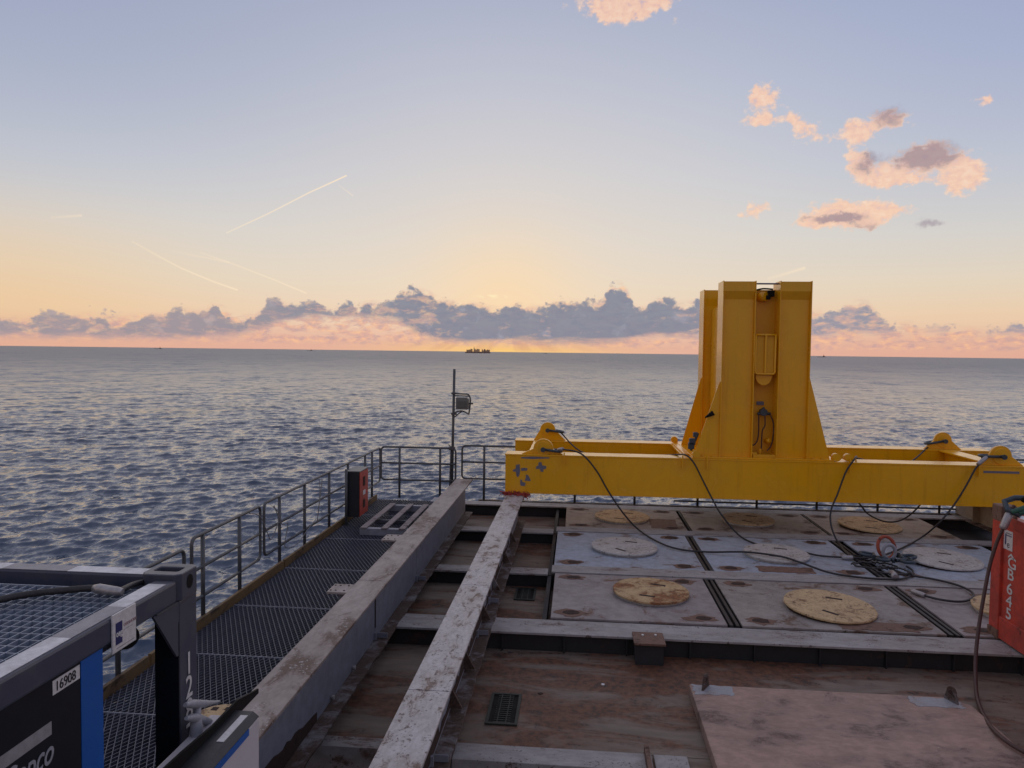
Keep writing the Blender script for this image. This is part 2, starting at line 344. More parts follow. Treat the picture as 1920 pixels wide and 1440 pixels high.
M['concrete'] = worn('cream stained web', (.42,.37,.31), (.30,.25,.21), (.16,.09,.05), sc=1.4, ra=.4, aa=.8, rough=.6)

# ------------------------------------------------------------------ mesh helpers
def B(): return bmesh.new()
def box(bm, x0, x1, y0, y1, z0, z1, mat=None):
    vs = [bm.verts.new((x, y, z)) for x in (x0, x1) for y in (y0, y1) for z in (z0, z1)]
    if mat is not None:
        for v in vs: v.co = mat @ v.co
    f = [(0,1,3,2),(4,6,7,5),(0,4,5,1),(2,3,7,6),(0,2,6,4),(1,5,7,3)]
    return [bm.faces.new([vs[i] for i in q]) for q in f]
def prism(bm, pts, d):
    """closed outline pts (3D, planar) extruded by vector d"""
    d = Vector(d); a = [bm.verts.new(Vector(p)) for p in pts]; b = [bm.verts.new(Vector(p)+d) for p in pts]
    n = len(pts); bm.faces.new(a[::-1]); bm.faces.new(b)
    for i in range(n): bm.faces.new((a[i], a[(i+1) % n], b[(i+1) % n], b[i]))
def tube(bm, pts, r, n=8, closed=False, cap=True):
    pts = [Vector(p) for p in pts]; rings = []; N = len(pts); up = None
    for i, p in enumerate(pts):
        if closed: t = (pts[(i+1) % N]-pts[i-1])
        else: t = (pts[min(i+1, N-1)]-pts[max(i-1, 0)])
        t.normalize()
        if up is None:
            up = Vector((0,0,1)) if abs(t.z) < .9 else Vector((1,0,0))
        a = t.cross(up).normalized(); up = a.cross(t).normalized()
        rr = r[i] if isinstance(r, (list, tuple)) else r
        rings.append([bm.verts.new(p+(a*math.cos(q)+up*math.sin(q))*rr) for q in [2*math.pi*k/n for k in range(n)]])
    M_ = N if closed else N-1
    for i in range(M_):
        A, Bq = rings[i], rings[(i+1) % N]
        for k in range(n):
            f = bm.faces.new((A[k], A[(k+1) % n], Bq[(k+1) % n], Bq[k])); f.smooth = True
    if cap and not closed:
        bm.faces.new(rings[0][::-1]); bm.faces.new(rings[-1])
def smooth_path(pts, k=6):
    pts = [Vector(p) for p in pts]; out = []
    for i in range(len(pts)-1):
        p0, p1, p2, p3 = pts[max(i-1, 0)], pts[i], pts[i+1], pts[min(i+2, len(pts)-1)]
        for j in range(k):
            t = j/k
            out.append(.5*((2*p1)+(-p0+p2)*t+(2*p0-5*p1+4*p2-p3)*t*t+(-p0+3*p1-3*p2+p3)*t**3))
    out.append(pts[-1]); return out
def disc(bm, c, r, z0, z1, n=48, jit=0., bev=.01, seed=0):
    rnd = random.Random(seed)
    rr = [r*(1+rnd.uniform(-jit, jit)) for _ in range(n)]
    def ring(k, z): return [bm.verts.new((c[0]+(rr[i]-k)*math.cos(2*math.pi*i/n), c[1]+(rr[i]-k)*math.sin(2*math.pi*i/n), z)) for i in range(n)]
    a, b, d = ring(0, z0), ring(0, z1-bev), ring(bev, z1)
    for p, q in ((a, b), (b, d)):
        for i in range(n): bm.faces.new((p[i], p[(i+1) % n], q[(i+1) % n], q[i]))
    bm.faces.new(d); bm.faces.new(a[::-1])
def root_loc(o):
    while o.parent: o = o.parent
    return o.location.copy()
def put(name, bm, mat, parent=None, loc=None, bev=0., label=None, smooth=False):
    """link a bmesh written in world coordinates as one object under its thing"""
    off = root_loc(parent) if parent else Vector(loc or (0,0,0))
    me = bpy.data.meshes.new(name)
    bmesh.ops.recalc_face_normals(bm, faces=bm.faces)
    for v in bm.verts: v.co -= off
    bm.to_mesh(me); bm.free()
    me.materials.append(M[mat] if isinstance(mat, str) else mat)
    o = bpy.data.objects.new(name, me); C.objects.link(o)
    if parent: o.parent = parent
    else: o.location = off
    if bev:
        m = o.modifiers.new('bevel', 'BEVEL'); m.width = bev; m.segments = 2; m.limit_method = 'ANGLE'; m.angle_limit = R(40)
    if label: o['label'] = label
    return o
def thing(name, label, cat, loc, group=None):
    o = bpy.data.objects.new(name, None); C.objects.link(o); o.location = loc; o.empty_display_size = .2
    o['label'] = label; o['category'] = cat
    if group: o['group'] = group
    return o
def tag(o, label, cat, group=None):
    o['label'] = label; o['category'] = cat
    if group: o['group'] = group
    return o
def struct(name, bm, mat, bev=0.):
    o = put(name, bm, mat, bev=bev); o['kind'] = 'structure'; return o
def lettering(name, s, mat, parent, origin, xdir, updir, size, shear=0., depth=.002, align='LEFT', stretch=1., off=0.):
    cu = bpy.data.curves.new(name, 'FONT'); cu.body = s; cu.size = size; cu.shear = shear; cu.extrude = depth/2; cu.align_x = align; cu.offset = off
    t = bpy.data.objects.new('tmp', cu); C.objects.link(t)
    dg = bpy.context.evaluated_depsgraph_get(); me = bpy.data.meshes.new_from_object(t.evaluated_get(dg))
    bpy.data.objects.remove(t); bpy.data.curves.remove(cu)
    xd, ud = Vector(xdir).normalized(), Vector(updir).normalized(); nd = xd.cross(ud)
    off_ = root_loc(parent)
    for v in me.vertices: v.co = Vector(origin)+xd*v.co.x*stretch+ud*v.co.y+nd*v.co.z-off_
    me.materials.clear(); me.materials.append(M[mat]); me.name = name
    o = bpy.data.objects.new(name, me); C.objects.link(o); o.parent = parent
    return o

# ------------------------------------------------------------------ sea
def build_sea():
    zs = -12.
    azs = np.concatenate([np.linspace(-180, -72, 30)[:-1], np.linspace(-72, 72, 1700), np.linspace(72, 180, 30)[1:-1]])
    a = np.radians(azs)
    rs = [6., 12., 18., 24.]+list(np.exp(np.arange(math.log(28.), math.log(3000.), .0036))); 
    while rs[-1] < 90000: rs.append(rs[-1]*1.12)
    rs = np.array(rs)
    r, A = np.meshgrid(rs, a, indexing='ij')
    x = (r*np.sin(A)).astype(np.float32); y = (r*np.cos(A)).astype(np.float32)
    dr = np.gradient(rs)[:, None].astype(np.float32)
    rng = np.random.default_rng(5)
    z = np.zeros_like(x); hx = np.zeros_like(x); hy = np.zeros_like(x)
    NW = 180
    lam = np.exp(rng.uniform(math.log(.42), math.log(22), NW)); lam = np.sort(lam)
    mainA = R(-62)          # travel direction
    for L in lam:
        sp = .95 if L < 5 else .5
        th = mainA+rng.normal()*sp*.62
        k = 2*math.pi/L
        s = .046 if L < 1.1 else (.040 if L < 2.1 else (.027 if L < 4 else (.013 if L < 9 else .0075)))
        amp = s/k
        w = np.clip(L/(2.2*dr)-.6, 0, 1)
        msk = w[:, 0] > 0
        ph = k*(x[msk]*math.cos(th)+y[msk]*math.sin(th))+rng.uniform(0, 6.283)
        # group modulation so the seas come in patches
        z[msk] += amp*w[msk]*np.cos(ph); q = .95*amp*w[msk]*np.sin(ph)
        hx[msk] -= q*math.cos(th); hy[msk] -= q*math.sin(th)
    x = x+hx; y = y+hy; z = z+zs
    nr, nc = x.shape
    co = np.stack([x, y, z], -1).reshape(-1, 3).astype(np.float32)
    i = np.arange(nr-1)[:, None]*nc+np.arange(nc)[None, :]
    j = np.arange(nr-1)[:, None]*nc+((np.arange(nc)+1) % nc)[None, :]
    q = np.stack([i, i+nc, j+nc, j], -1).reshape(-1, 4).astype(np.int32)
    me = bpy.data.meshes.new('sea'); me.vertices.add(len(co)); me.vertices.foreach_set('co', co.ravel())
    me.loops.add(q.size); me.loops.foreach_set('vertex_index', q.ravel())
    me.polygons.add(len(q)); me.polygons.foreach_set('loop_start', np.arange(0, q.size, 4, dtype=np.int32))
    try: me.polygons.foreach_set('loop_total', np.full(len(q), 4, dtype=np.int32))
    except Exception: pass
    me.polygons.foreach_set('use_smooth', np.ones(len(q), dtype=bool))
    me.update(calc_edges=True); 
    m, n, p = principled('sea water')
    tc = n.nodes.new('ShaderNodeTexCoord'); v = tc.outputs['Object']
    mp = n.nodes.new('ShaderNodeMapping'); n.links.new(v, mp.inputs[0]); mp.inputs['Rotation'].default_value = (0,0,R(62)); mp.inputs['Scale'].default_value = (1.,.45,1)
    def nv(scale, detail, k):
        t_ = n.nodes.new('ShaderNodeTexNoise'); n.links.new(mp.outputs[0], t_.inputs['Vector']); t_.inputs['Scale'].default_value = scale
        t_.inputs['Detail'].default_value = detail; t_.inputs['Roughness'].default_value = .6; t_.inputs['Distortion'].default_value = .3
        a = n.nodes.new('ShaderNodeVectorMath'); a.operation = 'SUBTRACT'; n.links.new(t_.outputs['Color'], a.inputs[0]); a.inputs[1].default_value = (.5,.5,.5)
        m_ = n.nodes.new('ShaderNodeVectorMath'); m_.operation = 'MULTIPLY'; n.links.new(a.outputs[0], m_.inputs[0]); m_.inputs[1].default_value = (k, k, 0)
        return m_.outputs[0]
    gn = n.nodes.new('ShaderNodeNewGeometry').outputs['Normal']
    for o_ in (nv(5.0, 3, .48), nv(1.3, 3, .36), nv(.16, 7, .45), nv(.022, 9, .40)):
        ad = n.nodes.new('ShaderNodeVectorMath'); ad.operation = 'ADD'; n.links.new(gn, ad.inputs[0]); n.links.new(o_, ad.inputs[1]); gn = ad.outputs[0]
    no = n.nodes.new('ShaderNodeVectorMath'); no.operation = 'NORMALIZE'; n.links.new(gn, no.inputs[0]); n.links.new(no.outputs[0], p.inputs['Normal'])
    p.inputs['Base Color'].default_value = (.06,.095,.155,1); p.inputs['IOR'].default_value = 1.333
    ln = n.nodes.new('ShaderNodeVectorMath'); ln.operation = 'LENGTH'; n.links.new(v, ln.inputs[0])
    dd_ = V(n, ln.outputs['Value'])._m('LOGARITHM', 10.)
    n.links.new((dd_.ss(1.9, 3.3)*.29+.085).s, p.inputs['Roughness'])      # far off, ripples too small to mesh are carried as gloss
    me.materials.append(m)
    o = bpy.data.objects.new('sea', me); C.objects.link(o); o['kind'] = 'structure'
build_sea()

LD = -.28; KD = .964   # level of the sunken deck; its things scaled towards the viewer accordingly
# ------------------------------------------------------------------ ships on the horizon
def far_ship(px, py, D, L, kind, label):
    d = ray(px, py); d.z = 0; d.normalize(); c = Vector((d.x*D, d.y*D, -12.))
    t = thing('cargo_ship' if kind else 'far_ship', label, 'ship', c, None)
    rt = Vector((d.y, -d.x, 0)); W_ = L*.13
    mt = Matrix(((rt.x, d.x, 0, c.x), (rt.y, d.y, 0, c.y), (0, 0, 1, c.z), (0,0,0,1)))
    hh = L*.045
    b = B(); o_ = [(-L/2, 0), (-L/2+L*.03, -hh*.6), (L/2-L*.01, -hh*.6), (L/2, 0), (L/2, hh), (-L/2-L*.015, hh*1.15), (-L/2-L*.01, hh*.8)]
    prism(b, [mt @ Vector((p[0], -W_/2, p[1])) for p in o_], mt.to_3x3() @ Vector((0, W_, 0)))
    put('hull', b, 'ship', t)
    rnd = random.Random(int(px))
    if kind:
        b = B(); x = -L*.45
        while x < L*.46:
            w = L*.036; h = rnd.choice((.08,.095,.105,.12,.13))*L
            if rnd.random() < .12: h = .02*L
            for k in range(3):
                hk = h*rnd.uniform(.8, 1.)
                box(b, x, x+w, -W_/2+k*W_/3, -W_/2+(k+1)*W_/3-.5, hh, hh+hk, mt)
            x += w*1.12
        put('container_stacks', b, 'cont_a', t)
        b = B(); box(b, -L*.165, -L*.135, -W_*.45, W_*.45, hh, hh+L*.165, mt); put('deckhouse', b, 'ship', t); b = B(); box(b, L*.27, L*.30, -W_*.4, W_*.4, hh, hh+L*.11, mt); put('funnel_house', b, 'ship', t)
        b = B(); tube(b, [mt @ Vector((-L*.15, 0, hh)), mt @ Vector((-L*.15, 0, hh+L*.22))], 1.6, 6); put('mast', b, 'ship', t)
    else:
        b = B(); box(b, L*.12, L*.32, -W_*.4, W_*.4, hh, hh+L*.11, mt); box(b, L*.16, L*.26, -W_*.3, W_*.3, hh+L*.11, hh+L*.16, mt); put('deckhouse', b, 'ship', t)
        b = B(); tube(b, [mt @ Vector((L*.2, 0, hh)), mt @ Vector((L*.2, 0, hh+L*.3))], L*.012, 6); put('mast', b, 'ship', t)
far_ship(896, 660, 7200, 246, 1, 'distant container ship with stacked boxes silhouetted under the glowing clouds')
far_ship(1022, 661, 8200, 48, 0, 'tiny ship on horizon just right of the distant container ship')
far_ship(581, 655, 9000, 70, 0, 'tiny ship on horizon between the light pole and left picture edge, right one')
far_ship(297, 651, 9500, 84, 0, 'tiny ship on the horizon farthest to the left')
far_ship(1541, 668, 9500, 100, 0, 'tiny ship on the horizon right of the yellow tower')

# ------------------------------------------------------------------ the vessel's deck
b = B(); box(b, -4.55, 13., -8., 17.5, -12.6, -2.2); struct('ship_hull', b, 'hull')
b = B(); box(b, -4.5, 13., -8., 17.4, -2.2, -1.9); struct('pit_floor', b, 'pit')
b = B()
box(b, -2.95, 13., 6.87, 17.0, -.60, LD); box(b, .75, 13., 3.2, 6.87, -.60, LD-.004)
struct('lower_deck', b, 'lower')
b = B()   # bars carrying covers and beams
for (x0, x1, y0, y1, z1) in [(-2.95, 13., 9.12, 9.60, -.03), (-2.95, -.42, 11.66, 11.98, -.05), (-.36, 12.6, 11.64, 12.02, .0), (-2.95, -.42, 14.36, 14.70, -.05), (-.36, 12.6, 14.38, 14.72, .0), (-2.95, 10.4, 16.72, 17.1, -.02)]:
    box(b, x0, x1, y0, y1, z1-.03, z1)
struct('deck_frame', b, 'bar', .005)
b = B()
for y0, y1 in ((9.16, 9.56), (11.7, 11.95), (14.42, 14.66), (16.76, 17.06)):
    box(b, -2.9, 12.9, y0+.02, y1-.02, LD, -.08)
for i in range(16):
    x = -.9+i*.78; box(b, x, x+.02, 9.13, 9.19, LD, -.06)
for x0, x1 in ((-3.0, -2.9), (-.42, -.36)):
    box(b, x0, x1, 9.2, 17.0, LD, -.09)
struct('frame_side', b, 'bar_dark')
b = B(); box(b, -1.1, .75, 6.58, 6.868, -.6, LD+.015); box(b, -2.9, -1.12, 6.68, 6.868, -.6, LD+.01); struct('deck_edge', b, 'bar', .005)
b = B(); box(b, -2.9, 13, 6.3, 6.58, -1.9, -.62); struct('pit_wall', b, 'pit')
b = B(); box(b, 7.6, 13., 9.6, 17., LD+.004, LD+.02); struct('side_deck', b, 'bar_dark')
# walkway
b = B(); box(b, -4.66, -2.7, -2., 16.9, -.34, -.30); struct('walkway_tray', b, 'meshbase')
def diamond(bm, x0, x1, y0, y1, ax, ay, z0, z1, w):
    """expanded metal : two families of thin diagonal bars"""
    for sgn in (1, -1):
        k = ay/ax; span = (x1-x0)*k
        y = y0-span
        while y < y1+span:
            pts = []
            xa, xb = x0, x1; ya = y if sgn > 0 else y+span; yb = ya+span*sgn
            # clip to y range
            def cp(xa, ya, xb, yb):
                t0, t1 = 0., 1.; dy = yb-ya
                for lim, s in ((y0, 1), (y1, -1)):
                    ta = (lim-ya)/dy
                    if (dy > 0) == (s > 0): t0 = max(t0, ta)
                    else: t1 = min(t1, ta)
                return t0, t1
            t0, t1 = cp(xa, ya, xb, yb)
            if t1-t0 > .01:
                p = Vector((xa+(xb-xa)*t0, ya+(yb-ya)*t0, 0)); q = Vector((xa+(xb-xa)*t1, ya+(yb-ya)*t1, 0))
                t = (q-p).normalized(); nn = Vector((-t.y, t.x, 0))*w/2
                zz = z0 if sgn > 0 else z0+.0015
                vs = [bm.verts.new(Vector((c.x, c.y, z))) for z in (zz, z1+(0 if sgn > 0 else .0015)) for c in (p-nn, q-nn, q+nn, p+nn)]
                for f in ((4,5,6,7), (0,1,5,4), (2,3,7,6)): bm.faces.new([vs[i] for i in f])
            y += ay*2
b = B()
ys = [2.4, 5.1, 6.55, 7.95, 9.55, 11.3, 13.2, 15.2, 16.88]
for i in range(len(ys)-1): diamond(b, -4.62, -2.72, ys[i]+.012, ys[i+1]-.012, .032, .060, -.022, -.0, .0075)
struct('walkway', b, 'mesh')
b = B()
for y in ys[1:-1]: box(b, -4.62, -2.72, y-.006, y+.006, -.05, .003)
struct('walkway_joint', b, 'beam_web')
b = B()
for y in ys: box(b, -4.6, -2.7, y-.04, y+.04, -.30, -.05)
for x in (-4.3, -3.7, -3.1): box(b, x, x+.05, 2.4, 16.8, -.28, -.045)
struct('walkway_joist', b, 'meshbase')
for y0, y1, lb in ((2.2, 7.6, 'near brown toe board along outer walkway edge beside the dark container frame'), (7.65, 11.35, 'middle length of rusty brown toe board along outer walkway edge'), (11.4, 16.9, 'far length of rusty brown toe board ending below the red and black box')):
    b = B(); box(b, -4.70, -4.655, y0, y1, -.12, .10)
    tag(put('toe_board', b, 'toe', loc=(-4.68, y0, -.12), bev=.004), lb, 'toe board', 'toe boards along the walkway')

# ------------------------------------------------------------------ steel support beams
def beam(name, label, xc, hw, y0, y1, ztop, zbot, mtop, mweb='beam_web', joints=(), bolts=(), brackets=(), mlow='beam_low'):
    t = thing(name, label, 'steel beam', (xc, (y0+y1)/2, zbot), 'long steel beams laid across the deck')
    b = B(); ee = [y0]+list(joints)+[y1]
    for i in range(len(ee)-1): box(b, xc-hw, xc+hw, ee[i]+.004, ee[i+1]-.004, ztop-.03, ztop)
    put('top_flange', b, mtop, t, bev=.005)
    b = B()
    for i in range(len(ee)-1): box(b, xc-.02, xc+.02, ee[i]+(.0 if i == 0 else .02), ee[i+1], zbot+.03, ztop-.032)
    put('web', b, mweb, t)
    b = B(); 
    rnd = random.Random(int(xc*10)); N = 60
    pts = [(xc-hw, y0, zbot), (xc-hw, y1, zbot)]+[(xc+hw+rnd.uniform(-.012, .006), y1-(y1-y0)*i/N, zbot) for i in range(N+1)]
    prism(b, pts, (0,0,.028)); put('bottom_flange', b, mlow, t, bev=.003)
    for j in joints:
        b = B(); box(b, xc+.022, xc+.05, j-.05, j-.02, zbot+.03, zbot+.12); box(b, xc+.02, xc+hw-.02, j+.04, j+.055, zbot+.03, zbot+.09)
        put('splice_lug', b, mweb, t)
    for y, z in bolts:
        b = B(); tube(b, [(xc+.02, y, z), (xc+.06, y, z)], .022, 6); put('bolt', b, 'bar', t)
    for y, w in brackets:
        b = B(); box(b, xc-hw-.24, xc-hw-.002, y-w/2, y+w/2, ztop-.03, ztop-.003)
        s = put('side_bracket', b, mtop, t, bev=.004)
        b = B(); prism(b, [(xc-hw-.15, y, ztop-.032), (xc-.03, y, ztop-.032), (xc-.03, y, zbot+.04), (xc-hw-.15, y, zbot+.04)], (0,.02,0)); put('stiffener', b, 'beam_web', s)
        b = B()
        for dx in (.05, .15, .21):
            for dy in (-w*.3, w*.3): disc(b, (xc-hw-dx, y+dy), .012, ztop-.002, ztop+.003, 10, bev=.001)
        put('bolt_hole', b, 'hole', s)
    return t
j1 = atz(735, 1085, .7).y-.1
t = beam('steel_beam', 'left one of the two long beams, brown stained top, side brackets over the walkway', -2.43, .185, 4.35, 15.92, .7, -.05, 'beam_top_brown', joints=(j1, j1+2.3),
     bolts=((7.05, .02), (7.75, .02)), brackets=((8.35, .3), (10.75, .34)))
b = B(); box(b, -2.409, -2.40, j1-.012, j1+.012, .12, .66); put('web_slot', b, 'hole', t)
t = beam('steel_beam', 'middle long beam with scratched pale top running up under the yellow frame corner', -1.21, .182, 3.2, 15.28, .62, -.05, 'beam_top', joints=(6.05, 8.9, 10.1))
for y in (7.0, 7.9, 9.4, 10.6, 12.1, 13.4):
    b = B(); prism(b, [(-1.19, y, .0), (-1.07, y, .0), (-1.19, y, .22)], (0,.03,0)); tube(b, [(-1.15, y+.1, .02), (-1.15, y+.1, .10)], .02, 6); put('stiffener', b, 'beam_low', t)
b = B(); rr = random.Random(3)
pts = [(-1.188, 5.0+i*.11, .02) for i in range(75)]
low = [(-1.188, 5.0+i*.11, .02+abs(rr.gauss(.10, .10))*(1 if i < 60 else .3)+.02) for i in range(75)][::-1]
prism(b, pts+low, (.004,0,0)); put('flaked_rust', b, 'hole', t)
b = B(); pts = [(-2.409, 4.4+i*.09, -.018) for i in range(26)]; low = [(-2.409, 4.4+i*.09, .02+rr.uniform(.01, .05)+.20*max(0, 1-abs(i-8)/18)) for i in range(26)][::-1]
prism(b, pts+low, (.004,0,0)); put('flaked_rust', b, 'hole', [o for o in C.objects if o.name == 'steel_beam'][0])
t = beam('steel_beam', 'right hand support beam with cream stained web under the right end of yellow frame', 8.62, .18, 12.2, 17.4, .62, -.05, 'beam_top', mweb='concrete', mlow='beam_low')
for y in (15.2, 16.4):
    b = B(); box(b, 8.46, 8.60, y, y+.02, -.02, .585); put('stiffener', b, 'concrete', t)
# short grey pedestal by the left beam's far end
b = B(); box(b, -3.15, -2.65, 15.9, 16.3, -.05, .16); box(b, -3.18, -2.63, 15.86, 16.34, .16, .19)
tag(put('pedestal', b, 'beam_web', loc=(-2.9, 16.1, -.05), bev=.006), 'low grey steel pedestal beside the far end of the left beam', 'pedestal')

# ------------------------------------------------------------------ hatch covers and their discs
def cover(x0, x1, y0, y1, mat, label, chalk=()):
    t = thing('hatch_cover', label, 'hatch cover', ((x0+x1)/2, (y0+y1)/2, -.40), 'steel hatch covers of the raised deck')
    b = B(); box(b, x0, x1, y0, y1, -.04, -.008); put('cover_plate', b, mat, t, bev=.006)
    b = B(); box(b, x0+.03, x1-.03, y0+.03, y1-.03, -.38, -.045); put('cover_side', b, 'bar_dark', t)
    rnd = random.Random(int(x0*7+y0*3))
    sy = .13 if y1-y0 > 2.2 else .1
    for cx_, cy_ in ((x0+.28, y0+.2), (x1-.32, y0+.2), (x0+.28, y1-.2), (x1-.32, y1-.2)):
        def blob(rx, ry, n, jit, ox=0, oy=0):
            return [(cx_+ox+rx*math.cos(2*math.pi*i/n)*rnd.uniform(1-jit, 1+jit), cy_+oy+ry*math.sin(2*math.pi*i/n)*rnd.uniform(1-jit, 1+jit), -.006) for i in range(n)]
        b = B(); bm_ = blob(.20, .13, 16, .3); prism(b, bm_, (0,0,.002)); pk = put('lashing_pocket', b, 'stain', t)
        b = B(); prism(b, [(p[0], p[1], -.003) for p in blob(.12, sy*.75, 9, .22, rnd.uniform(-.02, .05))], (0,0,.003)); put('pocket_hollow', b, 'hole', pk)
    return t
cols = [(-.30, 2.12), (2.24, 4.86), (4.98, 7.45)]
rows = [(14.74, 16.66), (12.04, 14.34), (9.63, 11.60)]
wr = ['far', 'middle', 'near']; wc = ['left', 'centre', 'right']
mt_ = [['hatch_brown', 'hatch_brown', 'hatch_brown'], ['hatch_blue', 'hatch_blue', 'hatch_blue'], ['hatch_mid', 'hatch_tan', 'hatch_mid']]
tone_ = [['brown hatch cover with dark rust patch', 'brown hatch cover with tan disc', 'brown hatch cover cut off by the dark pit'],
  ['blue grey hatch cover with whitish disc', 'blue grey hatch cover crossed by the wire rope', 'blue grey hatch cover beside the orange ring'],
  ['mauve grey hatch cover under the rustiest disc', 'grey hatch cover with largest tan disc and orange rust', 'mauve hatch cover half hidden by the red container']]
offs = {(0,0):(.11,.12),(0,1):(.10,.10),(0,2):(.06,0.),(1,0):(-.03,.0),(1,1):(.03,-.06),(1,2):(.1,.1),(2,0):(0,-.12),(2,1):(-.05,-.14),(2,2):(-.05,.1)}
for r in range(3):
    for c in range(3):
        o0, o1 = offs[(r, c)]
        cover(cols[c][0]+o0, cols[c][1]+o1, rows[r][0], rows[r][1], mt_[r][c], '%s, %s row, %s' % (tone_[r][c], wr[r], wc[c]))
b = B()
for r in range(3):
    y0, y1 = rows[r]
    for x0, x1 in ((2.02, 2.4), (4.72, 5.1)):
        box(b, x0-.05, x1+.05, y0, y1, -.3, -.14)
struct('seam_floor', b, 'seam')
b = B()
for (x0, r) in ((2.03, 2), (2.13, 1), (4.76, 2), (4.86, 1)):
    y0, y1 = rows[r]
    box(b, x0, x0+.045, y0+.01, y1-.01, -.14, -.012); box(b, x0+.085, x0+.125, y0+.01, y1-.01, -.14, -.015)
for r, x in ((0, 2.30), (0, 5.0)):
    y0, y1 = rows[r]; box(b, x, x+.02, y0+.01, y1-.01, -.14, -.02)
struct('seam_rail', b, 'seam')
# patches of bare rust on covers
def patch(x0, x1, y0, y1, z, mat, seed, name='rust_patch'):
    rnd = random.Random(seed); pts = []
    n = 10
    for (xa, ya, xb, yb) in ((x0,y0,x1,y0), (x1,y0,x1,y1), (x1,y1,x0,y1), (x0,y1,x0,y0)):
        for i in range(n):
            t = i/n; pts.append((xa+(xb-xa)*t+rnd.uniform(-1,1)*.02, ya+(yb-ya)*t+rnd.uniform(-1,1)*.02, z))
    b = B(); prism(b, pts, (0,0,.003)); return b
covers = {}
for o in C.objects:
    if o.name.startswith('hatch_cover'): covers[o['label']] = o
def cov(r, c): return covers['%s, %s row, %s' % (tone_[r][c], wr[r], wc[c])]
put('rust_patch', patch(1.55, 2.1, 14.9, 15.7, -.0065, 'stain', 1), 'stain', cov(0, 0))
put('rust_patch', patch(3.0, 3.9, 12.1, 12.42, -.0065, 'stain', 2), 'stain', cov(1, 1))
put('rust_patch', patch(3.45, 4.4, 9.66, 9.95, -.0065, 'stain', 3), 'stain', cov(2, 1))
dd = [((1.0,15.64),.57,'disc_tan','tan disc on far left hatch cover, below the leftmost hanging rope'),
      ((3.63,15.75),.54,'disc_tan','tan disc on far centre hatch cover, under the second hanging rope'),
      ((6.03,15.58),.60,'disc_tan','tan disc on far right hatch cover in front of the dark pit'),
      ((.89,13.19),.585,'disc_white','whitish disc on left cover of the blue grey row'),
      ((3.52,13.10),.55,'disc_white','whitish disc with a rope across it on centre blue cover'),
      ((6.30,13.11),.61,'disc_white','whitish tilted disc right of the orange ring'),
      ((1.12,10.74),.55,'disc_rusty','tan disc with orange rust centre, near row left'),
      ((3.53,10.40),.60,'disc_tan','largest tan disc, near row centre, nearly free of rust'),
      ((6.1,10.55),.57,'disc_tan','tan disc mostly hidden behind the red container corner')]
for i, ((x, y), r, mt, lb) in enumerate(dd):
    t = thing('round_cover', lb, 'round cover', (x, y, -.008), 'round covers on the hatch covers')
    tilt = .05 if i in (2, 5, 7) else .02
    b = B(); disc(b, (x, y), r*.94, -.008, .035, 40, 0, .004); put('rim', b, 'hole' if i in (2,5,7) else 'disc_white', t)
    b = B(); disc(b, (x, y), r, .036, .062, 56, .007, .008, seed=i)
    for v in b.verts: v.co.z += (v.co.y-y)*tilt*.8-(v.co.x-x)*tilt*.5
    lid = put('lid', b, mt, t)
    for q, (ax, ay) in enumerate(((.3, .42), (-.12, -.5))):
        px_, py_ = x+ax*r*.9-.02, y+ay*r
        b = B()
        a = .25+.5*q*(i % 2); mm = Matrix.Translation((px_, py_, 0)) @ Matrix.Rotation(-a, 4, 'Z')
        box(b, -.11, .11, -.025, .025, .05, .065, mm)
        for v in b.verts: v.co.z += (v.co.y-y)*tilt*.8-(v.co.x-x)*tilt*.5
        put('handle_slot', b, 'hole', lid)
# small items of the frame
t = thing('foot_bracket', 'rusty bracket block bolted on front edge of the hatch frame', 'bracket', (.92, 9.05, -.4))
b = B(); box(b, .74, 1.12, 8.86, 9.24, -.028, .0); pl = put('top_plate', b, 'stain', t, bev=.004)
for x, y in ((.86, 9.1), (1.02, 9.12)):
    b = B(); tube(b, [(x, y, .0), (x, y, .02)], .016, 6); put('bolt', b, 'label', pl)
b = B(); box(b, .76, 1.10, 8.90, 9.10, LD, -.03); put('bracket_body', b, 'pit', t)  # near-black body colour stands for the shade beneath the plate
def drain(x0, x1, y0, y1, z, label):
    t = thing('drain_grate', label, 'drain', ((x0+x1)/2, (y0+y1)/2, z), 'drain grates in the lower deck')
    b = B(); box(b, x0, x1, y0, y1, z+.001, z+.006); put('drain_opening', b, 'black', t)
    b = B()
    for a in ((x0-.03, x0, y0-.03, y1+.03), (x1, x1+.03, y0-.03, y1+.03), (x0, x1, y0-.03, y0), (x0, x1, y1, y1+.03)): box(b, *a, z+.002, z+.02)
    put('drain_frame', b, M['drainm'], t)
    b = B(); n = 14
    for i in range(n): yy = y0+(y1-y0)*(i+.5)/n; box(b, x0+.05, x1-.05, yy-.008, yy+.008, z+.006, z+.014)
    for f in (.33, .66): xx = x0+(x1-x0)*f; box(b, xx-.005, xx+.005, y0, y1, z+.006, z+.017)
    put('drain_bars', b, M['drainm'], t)
M['drainm'] = worn('green black grate', (.028,.036,.03), (.018,.022,.018), (.07,.06,.04), sc=6, ra=.4, rough=.6)
drain(-.88*KD, -.60*KD, 7.56*KD, 8.20*KD, LD, 'dark grate beside the middle beam in the open lower deck')
p = atz(985, 1115, LD); drain(p.x-.13, p.x+.13, p.y-.25, p.y+.25, LD, 'small dark drain in the sunken bay left of the hatch covers')

